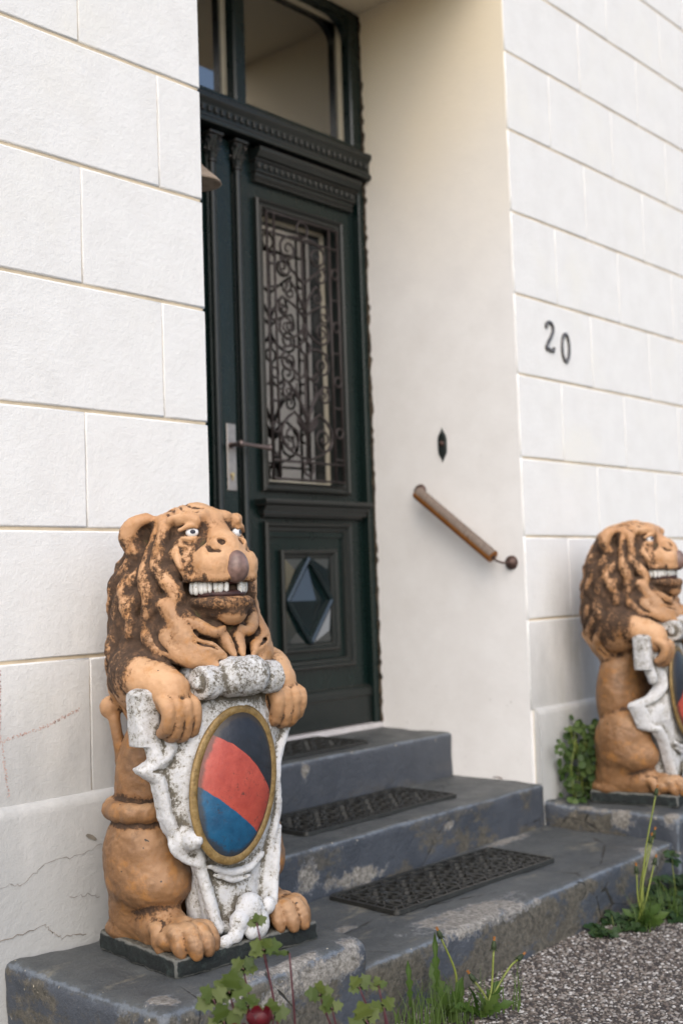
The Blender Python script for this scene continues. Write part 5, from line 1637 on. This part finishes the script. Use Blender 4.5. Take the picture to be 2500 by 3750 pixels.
    E((-0.036, -0.152, 0.058), (0.018, 0.016, 0.016), 0.007)
    E((-0.060, -0.150, 0.050), (0.018, 0.012, 0.014), 0.006)
    E((0.005, -0.158, 0.060), (0.018, 0.014, 0.018), 0.006)
    # support wall between the legs
    E((0.0, -0.050, 0.12), (0.085, 0.055, 0.12), 0.02)
    V, Q = s.mesh()
    cav = s.cavity(V, 2, 0.0022); cav2 = s.cavity(V, 6, 0.0085)
    V = roughen(s, V, ((0.0010, 28), (0.0014, 65), (0.0020, 140)))
    return V, Q, dict(cav=cav, cav2=cav2)

# ------------------------------------------------------------------ statues
t1 = time.time()
GEO = {fl: (sculpt_lion(fl), sculpt_shield(fl)) for fl in (False, True)}
LV, SV = GEO[False][0][0], GEO[False][1][0]
print('sculpt', len(LV), len(SV), round(time.time() - t1, 1))
M_NOSE = mat_plain('brown_nose_paint', (0.20, 0.125, 0.105), 0.35, var=0.5, vscale=35, bump=(60, 0.4, 0.004))
M_TOOTH = None
def mat_tooth():
    n = NT('dirty_white_teeth'); P = n.objc()
    d = n.noise(P, 90, 6, 0.8)
    col = n.ramp(d, [(0.32, (0.10, 0.07, 0.035)), (0.41, (0.48, 0.43, 0.33)), (0.49, (0.80, 0.79, 0.76))])
    return n.set(color=col, rough=0.35, spec=0.5, normal=n.bump(d, 0.5, 0.004))
M_TOOTH = mat_tooth()
M_GUM = mat_plain('dark_red_mouth', (0.045, 0.016, 0.014), 0.55, var=0.6, vscale=60)
M_OVALS = (mat_oval(False), mat_oval(True))

def build_statue(label, loc, rz, flip, group):
    root = thing('lion_statue', label, 'statue', loc, rz, group)
    (LV, LQ, LA), (SV, SQ, SA) = GEO[flip]
    body = fast_mesh('body', LV, LQ, M_TERRA, root, True, LA)
    # eyes
    for sx in (-1, 1):
        mb = MB()
        prof = []
        m = 14
        for i in range(m + 1):
            a = math.pi * i / m
            prof.append((max(1e-4, 0.0145 * math.sin(a)), -0.0145 * math.cos(a)))
        mb.lathe(prof, (0, 0, 0), 'y', 20)
        e = mb.build('eye', M_EYEW, root, smooth=True, loc=(sx * 0.0610, -0.0625, 0.9255))
        e.scale = (1.0, 0.72, 0.80)
        e.rotation_euler = (0, 0, sx * 0.62)
        pb = MB(); pb.lathe([(0.0001, -0.0012), (0.0046, -0.0010), (0.0060, 0.0), (0.0060, 0.004)], (0, 0, 0), 'y', 16)
        pb.build('pupil', M_EYEB, e, smooth=False, loc=(sx * -0.0018, -0.0143, 0.001))
    # nose
    bm = bmesh.new(); bmesh.ops.create_uvsphere(bm, u_segments=28, v_segments=20, radius=1)
    me = bpy.data.meshes.new('nose')
    for v in bm.verts:
        z = v.co.z; w = 1.0 + 0.10 * (-z)
        v.co = Vector((v.co.x * 0.0285 * w, v.co.y * 0.027 * w, z * 0.0365))
    for q in bm.faces: q.smooth = True
    bm.to_mesh(me); bm.free(); me.materials.append(M_NOSE)
    o = bpy.data.objects.new('nose', me); o.location = (0, -0.142, 0.846); o.rotation_euler = (0.10, 0, 0); link(o, root)
    # gums and teeth
    gb = MB()
    P = [(0.056 * math.sin(a), -0.056 - 0.072 * math.cos(a), 0.7865) for a in np.linspace(-1.35, 1.35, 22)]
    gb.tube(P, 0.0085, 8)
    gb.tube([(p[0] * 0.98, p[1], 0.8155) for p in P], 0.008, 8)
    gb.build('gum', M_GUM, root, smooth=True)
    r3 = random.Random(5)
    for a in np.concatenate([np.linspace(-1.48, -0.30, 8), np.linspace(0.30, 1.48, 8)]):
        x, y = 0.0635 * math.sin(a), -0.0565 - 0.0735 * math.cos(a)
        w = 0.0068 * r3.uniform(0.8, 1.25); hgt = 0.032 * r3.uniform(0.82, 1.0); x += r3.uniform(-.0015, .0015); y += r3.uniform(-.002, .002)
        nrm = Vector((math.sin(a), -math.cos(a), 0)); tan = Vector((math.cos(a), math.sin(a), 0))
        top = Vector((x, y, 0.8165)); V = []; F = []
        rows = ((0.0, 0.85), (0.25, 1.0), (0.7, 1.02), (0.92, 0.75), (1.0, 0.35))
        for (t, k) in rows:
            for j in range(8):
                c = 2 * math.pi * j / 8
                V.append(top + Vector((0, 0, -hgt * t)) + tan * (math.cos(c) * w * k) + nrm * (math.sin(c) * 0.0065 * k + 0.0015 * math.sin(t * 3)))
        for i in range(len(rows) - 1):
            for j in range(8):
                F.append((i * 8 + j, i * 8 + (j + 1) % 8, (i + 1) * 8 + (j + 1) % 8, (i + 1) * 8 + j))
        F.append(tuple(32 + j for j in range(8)))
        mesh_obj('tooth', V, F, M_TOOTH, root, True)
    # shield
    sh = fast_mesh('shield', SV, SQ, M_WHITE, root, True, SA)
    V, F, rd = oval_dome(0.098, 0.153, 0.030)
    V = [(x, y + 0.55 * x * x, z) for x, y, z in V]
    ov = mesh_obj('striped_oval', V, F, M_OVALS[1 if flip else 0], sh, True)
    at = ov.data.attributes.new('rimd', 'FLOAT', 'POINT'); at.data.foreach_set('value', rd)
    fs = -1 if flip else 1
    ov.location = (-0.018, -0.1405, 0.376); ov.rotation_euler = (-0.07, math.radians(14) * fs, 0)
    rb = MB()
    pts = [(0.1045 * math.cos(t), 0.60 * (0.1045 * math.cos(t)) ** 2, 0.160 * math.sin(t)) for t in np.linspace(0, 2 * math.pi, 73)[:-1]]
    rb.tube(pts, 0.0110, 10, closed=True, sx=0.55)
    ro = rb.build('gold_rim', M_GOLD, sh, smooth=True)
    ro.location = (-0.018, -0.1435, 0.376); ro.rotation_euler = (-0.07, math.radians(14) * fs, 0)
    # slab
    V, Q, e = rounded_slab(-0.192, 0.192, -0.158, 0.155, 0.0, 0.043, 0.010, 0.009, amp=0.0022, ns=26, seed=3)
    fast_mesh('slab', V, Q, M_SLAB, root, True, dict(edge=e))
    return root

G_L = 'lion statues flanking the steps'
lionA = build_statue('tan lion statue on the near left plinth, whole and in sharp focus', (-0.299, -0.290, -0.95), math.radians(-7), False, G_L)
lionB = build_statue('far lion statue in profile right of the steps, blurred and cut by the edge', (1.826, -0.285, -0.95), math.radians(10), True, G_L)
# placed later
# ------------------------------------------------------------------ plants
M_LEAF_F = mat_leaf('fresh_green_leaf', (0.055, 0.088, 0.014), (0.100, 0.130, 0.026))
M_LEAF_B = mat_leaf('deep_green_leaf', (0.035, 0.075, 0.016), (0.11, 0.165, 0.050))
M_LEAF_G = mat_leaf('dull_green_leaf', (0.022, 0.052, 0.014), (0.045, 0.080, 0.024))
M_GRASS = mat_leaf('grass_green', (0.045, 0.095, 0.015), (0.090, 0.140, 0.030))
M_STEMR = mat_plain('dark_red_stem', (0.085, 0.022, 0.030), 0.5, var=0.2)
M_STEMG = mat_plain('pale_green_stalk', (0.17, 0.20, 0.035), 0.5, var=0.15)
M_BUD = mat_plain('dark_green_bud', (0.022, 0.036, 0.010), 0.7, var=0.4, vscale=120)
M_TUFT = mat_plain('withered_orange_tuft', (0.26, 0.10, 0.02), 0.8, var=0.4, vscale=200)
M_PETAL = mat_plain('dark_red_petal', (0.085, 0.003, 0.008), 0.45, var=0.3, vscale=50)
pr3 = random.Random(21)

def leaf_mesh(kind, mat):
    """unit leaf, stalk end at origin, pointing +x, slightly folded and curled"""
    if kind == 'lobed':
        pts = [(0.0, 0.02), (0.12, 0.16), (0.02, 0.34), (0.18, 0.36), (0.26, 0.56), (0.42, 0.34), (0.55, 0.36), (0.66, 0.50), (0.74, 0.22), (0.88, 0.16), (1.0, 0.0)]
    elif kind == 'round':
        pts = [(0.0, 0.02), (0.04, 0.26), (0.22, 0.43), (0.5, 0.50), (0.78, 0.38), (0.95, 0.16), (1.0, 0.0)]
    elif kind == 'trefoil':
        pts = [(0.0, 0.02), (0.10, 0.20), (0.0, 0.48), (0.22, 0.60), (0.40, 0.42), (0.50, 0.22), (0.62, 0.34), (0.82, 0.28), (0.92, 0.10), (0.98, 0.0)]
    elif kind == 'toothed':
        pts = [(0.0, 0.02), (0.14, 0.12), (0.20, 0.05), (0.34, 0.17), (0.40, 0.07), (0.56, 0.20), (0.62, 0.08), (0.78, 0.15), (1.0, 0.0)]
    V = []; F = []
    mid = [(x, 0.0) for x, y in pts]
    for (x, y) in pts:
        zc = 0.10 * math.sin(x * 2.6) - 0.06 * x
        V.append((x, 0.0, zc - 0.02))
        V.append((x, y, zc + 0.16 * y - 0.22 * y * y)); V.append((x, -y, zc + 0.16 * y - 0.26 * y * y))
    for i in range(len(pts) - 1):
        a, b = 3 * i, 3 * i + 3
        F += [(a, b, b + 1, a + 1), (a, a + 2, b + 2, b)]
    me = bpy.data.meshes.new('leaf'); me.from_pydata(V, [], F); me.materials.append(mat)
    me.polygons.foreach_set('use_smooth', [True] * len(F))
    return me
LM = {k: leaf_mesh(*v) for k, v in dict(lobed=('lobed', M_LEAF_F), round=('round', M_LEAF_B), tref=('trefoil', M_LEAF_G), tooth=('toothed', M_GRASS)).items()}
def put_leaf(parent, me, p, direction, size, face=None, name='leaf', wide=1.0):
    """leaf pointing along direction, its upper side turned toward face"""
    o = bpy.data.objects.new(name, me)
    x = Vector(direction).normalized()
    n_ = Vector(face if face is not None else (0, 0, 1)) + Vector((pr3.uniform(-.4, .4), pr3.uniform(-.4, .4), pr3.uniform(-.3, .3)))
    z = (n_ - x * n_.dot(x)).normalized(); y = z.cross(x)
    o.matrix_world = Matrix(((x.x * size, y.x * size * wide, z.x * size, p[0] - parent.location[0]), (x.y * size, y.y * size * wide, z.y * size, p[1] - parent.location[1]), (x.z * size, y.z * size * wide, z.z * size, p[2] - parent.location[2]), (0, 0, 0, 1)))
    return link(o, parent)
FR = Vector((-0.62, -0.62, 0.55))      # sunny side of everything in front of the house

SPRAYS = [
    ((-0.696, -0.961, -0.925), (-0.743, -0.925, -0.735), 0.05, 4),
    ((-0.681, -0.946, -0.933), (-0.75, -0.883, -0.772), 0.048, 4),
    ((-0.785, -0.921, -0.906), (-0.806, -0.909, -0.788), 0.062, 4),
    ((-0.8, -0.936, -0.898), (-0.836, -0.905, -0.793), 0.05, 3),
    ((-0.793, -0.929, -0.902), (-0.793, -0.937, -0.807), 0.05, 4),
    ((-0.659, -0.925, -0.945), (-0.716, -0.882, -0.707), 0.038, 3),
    ((-0.681, -0.946, -0.933), (-0.7, -0.941, -0.75), 0.05, 1),
    ((-0.687, -1.001, -0.918), (-0.696, -1.002, -0.804), 0.046, 4),
    ((-0.702, -1.015, -0.91), (-0.697, -1.029, -0.819), 0.045, 3),
    ((-0.743, -1.0, -0.9), (-0.773, -0.973, -0.82), 0.05, 3),
    ((-0.616, -0.972, -0.947), (-0.6, -1.002, -0.819), 0.048, 3),
    ((-0.601, -0.958, -0.956), (-0.563, -1.013, -0.825), 0.03, 3),
    ((-0.632, -0.986, -0.939), (-0.588, -1.044, -0.847), 0.05, 2),
    ((-0.654, -1.007, -0.927), (-0.63, -1.041, -0.855), 0.06, 3),
    ((-0.8, -0.936, -0.898), (-0.824, -0.915, -0.828), 0.055, 3),
]
RED = (-0.816, -0.987, -0.805)
RED2 = (-0.837, -0.961, -0.822)

# --- foreground flowering weeds: dark red stems, lobed leaves; nearer than the focus
GROUPS = [([0, 5, 6], 'red-stemmed weed reaching highest, in front of the lion shield foot'),
          ([1, 2, 4], 'weed with the densest olive leaves, at the lower left of the plants'),
          ([3, 14, 9], 'low weed just above the red flower, mostly below the frame'),
          ([7, 8], 'small weed in the middle, before the chipped plinth face'),
          ([10, 11, 12, 13], 'weed at the right of the plinth corner with a curved dark red stem')]
for ids, lab in GROUPS:
    gx = sum(SPRAYS[i][1][0] for i in ids) / len(ids); gy = sum(SPRAYS[i][1][1] for i in ids) / len(ids)
    t = thing('flowering_weed', lab, 'weed', (gx + 0.03, gy - 0.02, -1.176), 0, 'blurred weeds in the foreground')
    for i in ids:
        A, B, sz, nl = SPRAYS[i]
        a0 = Vector(t.location); b0 = Vector(B); mid = a0.lerp(b0, 0.6) + Vector((0.012, -0.008, 0.02)) + Vector((pr3.uniform(-.012, .012), pr3.uniform(-.012, .012), 0))
        P = catmull([tuple(a0), tuple(mid), tuple(b0)], 8)
        mb = MB(); mb.tube([tuple(Vector(q) - t.location) for q in P], [0.0026 - 0.0013 * k / len(P) for k in range(len(P))], 6)
        mb.build('stem', M_STEMR, t, smooth=True)
        ax = Vector(P[-1]) - Vector(P[-3]); ax.normalize()
        side = ax.cross(FR).normalized()
        angs = {1: [-1.0], 2: [-0.8, 0.8], 3: [-1.05, 0, 1.05], 4: [-1.45, -0.5, 0.5, 1.4]}[nl]
        for a in angs:
            a += pr3.uniform(-0.2, 0.2)
            dd = ax * math.cos(a) * 0.8 + side * math.sin(a) + Vector((0, 0, -0.3))
            put_leaf(t, LM['lobed'], b0, dd, 0.55 * sz * pr3.uniform(0.75, 1.15), FR, wide=(1.0 if nl > 1 else 0.4))
# dark red bloom and a bud of the same kind
bt = thing('red_flower', 'dark red flower just above the bottom frame edge', 'flower', RED)
def petals(t, c, s_, n_):
    for k in range(n_):
        a = 2 * math.pi * k / n_; V = []; F = []
        for i in range(6):
            tt = i / 5; w = s_ * 0.55 * math.sin(math.pi * (0.15 + 0.75 * tt)); rr_ = s_ * (0.15 + 0.62 * math.sin(tt * 2.2)); z = s_ * (1.25 * tt - 0.5)
            for sg in (-1, 0, 1):
                aa = a + sg * w / max(rr_, s_ * 0.3) * 0.9
                V.append((c[0] + rr_ * math.cos(aa), c[1] + rr_ * math.sin(aa), c[2] + z))
        for i in range(5):
            for j in range(2): F.append((3 * i + j, 3 * i + j + 1, 3 * i + j + 4, 3 * i + j + 3))
        mesh_obj('petal', V, F, M_PETAL, t, True)
petals(bt, (0, 0, -0.012), 0.027, 6)
mb = MB(); mb.tube([(0, 0, -0.012), (0.004, 0.0, -0.10), (0.0, 0.01, -0.39)], 0.0018, 6); mb.build('stem', M_STEMR, bt)
b2 = thing('red_flower', 'smaller dark red flower lower left, mostly below the frame', 'flower', RED2)
petals(b2, (0, 0, -0.016), 0.022, 5)
mb = MB(); mb.tube([(0, 0, -0.010), (0.004, 0.0, -0.10), (0.0, 0.01, -0.36)], 0.0018, 6); mb.build('stem', M_STEMR, b2)

# --- dandelions gone over
def dandelion(root, heads, label, group):
    t = thing('dandelion', label, 'dandelion', root, 0, group)
    for (tip, bend) in heads:
        A = Vector(root) + Vector((pr3.uniform(-.015, .015), pr3.uniform(-.012, .012), 0)); B = Vector(tip)
        P = [Vector(q) for q in catmull([tuple(A), tuple(A.lerp(B, 0.5) + Vector(bend)), tuple(B)], 6)]
        mb = MB(); mb.tube([tuple(q - t.location) for q in P], [0.0030 - 0.0008 * i / len(P) for i in range(len(P))], 7)
        mb.build('stalk', M_STEMG, t, smooth=True)
        ax = (P[-1] - P[-2]).normalized(); c = B - t.location
        mb = MB()
        mb.tube([tuple(c), tuple(c + ax * 0.003), tuple(c + ax * 0.011), tuple(c + ax * 0.018), tuple(c + ax * 0.022)], [0.003, 0.0062, 0.0066, 0.0046, 0.003], 9)
        for k in range(8):
            a = 2 * math.pi * k / 8
            s1 = ax.cross(Vector((0.3, 0.9, 0.1))).normalized(); s2 = ax.cross(s1)
            dd = s1 * math.cos(a) + s2 * math.sin(a)
            q = c + ax * 0.003
            mb.tube([tuple(q), tuple(q + dd * 0.006 + ax * -0.001), tuple(q + dd * 0.0095 - ax * 0.006)], [0.0013, 0.0012, 0.0004], 4)
        h = mb.build('bud', M_BUD, t, smooth=True)
        mb = MB()
        for k in range(7):
            a = 2 * math.pi * k / 7; dd = s1 * math.cos(a) + s2 * math.sin(a); q = c + ax * 0.021 + dd * 0.0015
            mb.tube([tuple(q), tuple(q + ax * 0.010 + dd * 0.0012)], [0.0015, 0.0006], 4)
        mb.build('withered_tuft', M_TUFT, h)
    return t
def tooth_leaves(t, root, n_, L0, spread=1.0, tilt=0.9, me='tooth', wide=0.7):
    for k in range(n_):
        a = pr3.uniform(0, 2 * math.pi); e = pr3.uniform(0.25, tilt)
        dd = Vector((math.cos(a) * math.cos(e) * spread, math.sin(a) * math.cos(e) * spread, math.sin(e)))
        put_leaf(t, LM[me], Vector(root) + Vector((pr3.uniform(-.01, .01), pr3.uniform(-.01, .01), 0.002)), dd, L0 * pr3.uniform(0.6, 1.15), (-0.3, -0.5, 0.8), wide=wide)
GD = 'spent dandelions at the foot of the steps'
d1 = dandelion((0.170, -0.600, -1.176), [((0.152, -0.601, -0.992), (0.02, -0.01, 0.0))], 'upright spent dandelion with pale head before the lowest step', GD)
tooth_leaves(d1, (0.170, -0.600, -1.176), 9, 0.11, tilt=1.35, wide=0.8)
put_leaf(d1, LM['tooth'], (0.150, -0.585, -1.120), (0.02, 0.03, 1.0), 0.14, FR, wide=0.34)
put_leaf(d1, LM['tooth'], (0.078, -0.560, -1.140), (0.0, 0.03, 1.0), 0.11, FR, wide=0.42)
d2 = dandelion((0.215, -0.665, -1.176), [((0.268, -0.668, -1.036), (0.01, 0.0, -0.02)), ((0.335, -0.690, -1.072), (0.02, -0.01, 0.035)), ((0.205, -0.655, -1.095), (0.01, -0.01, 0.0))], 'spreading spent dandelion with three bent stalks beside the gravel', GD)
tooth_leaves(d2, (0.215, -0.665, -1.176), 10, 0.10, tilt=1.2, wide=0.9)
d3 = dandelion((1.060, -0.640, -1.176), [((1.113, -0.674, -0.800), (-0.012, 0.010, 0.0)), ((1.122, -0.655, -0.925), (-0.02, 0.0, 0.0)), ((1.108, -0.650, -0.940), (-0.015, 0.01, 0.0)), ((1.036, -0.642, -1.015), (-0.02, 0.0, 0.0)), ((1.120, -0.655, -1.005), (0.0, 0.0, 0.0))], 'tall clump of five spent dandelion stalks by the far plinth', GD)
tooth_leaves(d3, (1.060, -0.640, -1.176), 9, 0.09, tilt=0.9, wide=0.9)

# --- grass tufts
def grass(label, spots, n_, h0):
    V = []; F = []
    for k in range(n_):
        x, y = pr3.choice(spots); x += pr3.gauss(0, 0.022); y += pr3.gauss(0, 0.012)
        a = pr3.uniform(0, 6.28); L_ = h0 * pr3.uniform(0.45, 1.1); lean = pr3.uniform(0.05, 0.5); w = pr3.uniform(0.0010, 0.0024)
        b = len(V)
        for i in range(5):
            tt = i / 4
            px, py, pz = x + math.cos(a) * lean * L_ * tt * tt, y + math.sin(a) * lean * L_ * tt * tt, -1.178 + L_ * tt * (1 - 0.25 * lean * tt)
            ww = w * (1 - tt * 0.9)
            V += [(px - 0.7 * ww, py + 0.7 * ww, pz), (px + 0.7 * ww, py - 0.7 * ww, pz)]
        F += [(b + 2 * i, b + 2 * i + 1, b + 2 * i + 3, b + 2 * i + 2) for i in range(4)]
    o = mesh_obj('grass', V, F, M_GRASS, None, True); tag(o, label, 'grass', kind='stuff')
    return o
grass('thin green grass tufts growing between the plinth corner and the lowest step', [(0.03, -0.575), (0.08, -0.575), (0.12, -0.60), (0.17, -0.62), (0.22, -0.66), (0.26, -0.70), (0.14, -0.66), (0.06, -0.62)], 130, 0.11)
grass('grass blades among the weeds by the far plinth', [(1.06, -0.65), (1.10, -0.66), (1.2, -0.66)], 90, 0.12)

# --- creeping lobed weeds at the foot of the far plinth
def creeping(root, rad, n_, sz, label, zmax=0.10, me='tref'):
    t = thing('creeping_weed', label, 'weed', root, 0, 'dark green weeds along the far plinth')
    for k in range(n_):
        a = pr3.uniform(0, 6.28); q = rad * math.sqrt(pr3.random())
        p = Vector((root[0] + q * math.cos(a) * 1.2, min(root[1] + q * math.sin(a) * 0.7, -0.548), root[2] + pr3.uniform(0.006, zmax) * (1.1 - q / rad)))
        if pr3.random() < 0.5:
            mb = MB(); mb.tube([tuple(Vector(root) + (p - Vector(root)) * 0.4 - Vector((0, 0, 0.02)) - t.location), tuple(p - t.location)], 0.0009, 4); mb.build('stem', M_STEMG, t)
        for j in range(3):
            b_ = a + (j - 1) * 1.5 + pr3.uniform(-.3, .3)
            put_leaf(t, LM[me], p, (math.cos(b_), math.sin(b_), pr3.uniform(-0.15, 0.25)), sz * pr3.uniform(0.7, 1.2), (-0.35, -0.45, 0.8), wide=0.85)
    return t
creeping((1.005, -0.585, -1.177), 0.085, 22, 0.034, 'low round clump of dark lobed weeds against the lowest step', 0.06)
creeping((1.19, -0.620, -1.177), 0.10, 26, 0.038, 'dark leafy weed clump round the dandelion stalks', 0.08)
creeping((1.34, -0.615, -1.177), 0.11, 26, 0.042, 'taller leafy weed clump before the far plinth, right of the dandelions', 0.19)
creeping((1.50, -0.630, -1.177), 0.12, 24, 0.042, 'dark weed clump cut by the right edge of the photo', 0.13)

# --- round-leaved bush squeezed between the far lion and the wall
bush = thing('bush', 'round-leaved green bush between the far lion and the wall', 'bush', (1.70, -0.09, -0.95))
for k in range(230):
    tt = pr3.random(); z = -0.945 + 0.275 * tt ** 1.1
    cx_, wx = 1.690 + 0.04 * tt, 0.125 * (1 - 0.50 * tt)
    x = cx_ + pr3.uniform(-1, 1) * wx; y = -0.095 + pr3.uniform(-0.075, 0.060)
    a = pr3.uniform(0, 6.28)
    put_leaf(bush, LM['round'], (x, y, z), (math.cos(a) * 0.7, math.sin(a) * 0.5 - 0.3, pr3.uniform(-0.7, 0.3)), pr3.uniform(0.020, 0.036), (-0.6, -0.6, 0.45), wide=1.1)
for k in range(12):
    x = 1.69 + pr3.uniform(-0.07, 0.09)
    mb = MB(); mb.tube([(x - 1.70, 0.0, 0.0), (x - 1.70 + pr3.uniform(-.03, .03), -0.01, 0.12), (x - 1.70 + pr3.uniform(-.05, .05), -0.01, pr3.uniform(0.2, 0.27))], 0.0014, 5); mb.build('twig', M_STEMG, bush)
for (x, z) in ((1.562, -0.74), (1.560, -0.765), (1.575, -0.775), (1.585, -0.750), (1.60, -0.76)):
    for j in range(3): put_leaf(bush, LM['round'], (x, -0.07, z), (pr3.uniform(-1, 1), pr3.uniform(-1, 0), pr3.uniform(-1, 1)), 0.018, (-0.6, -0.6, 0.45))
# fallen dry leaf by the wall on the middle step
dl = thing('dry_leaf', 'curled dry brown leaf lying on the middle step against the white wall', 'leaf', (1.49, 0.16, -0.880))
put_leaf(dl, leaf_mesh('round', mat_plain('dry_brown_leaf', (0.09, 0.035, 0.02), 0.8)), (1.49, 0.12, -0.876), (0.15, 1, 0.05), 0.05, (-0.3, -0.2, 0.9), wide=0.25)
print('total script', round(time.time() - T0, 1))
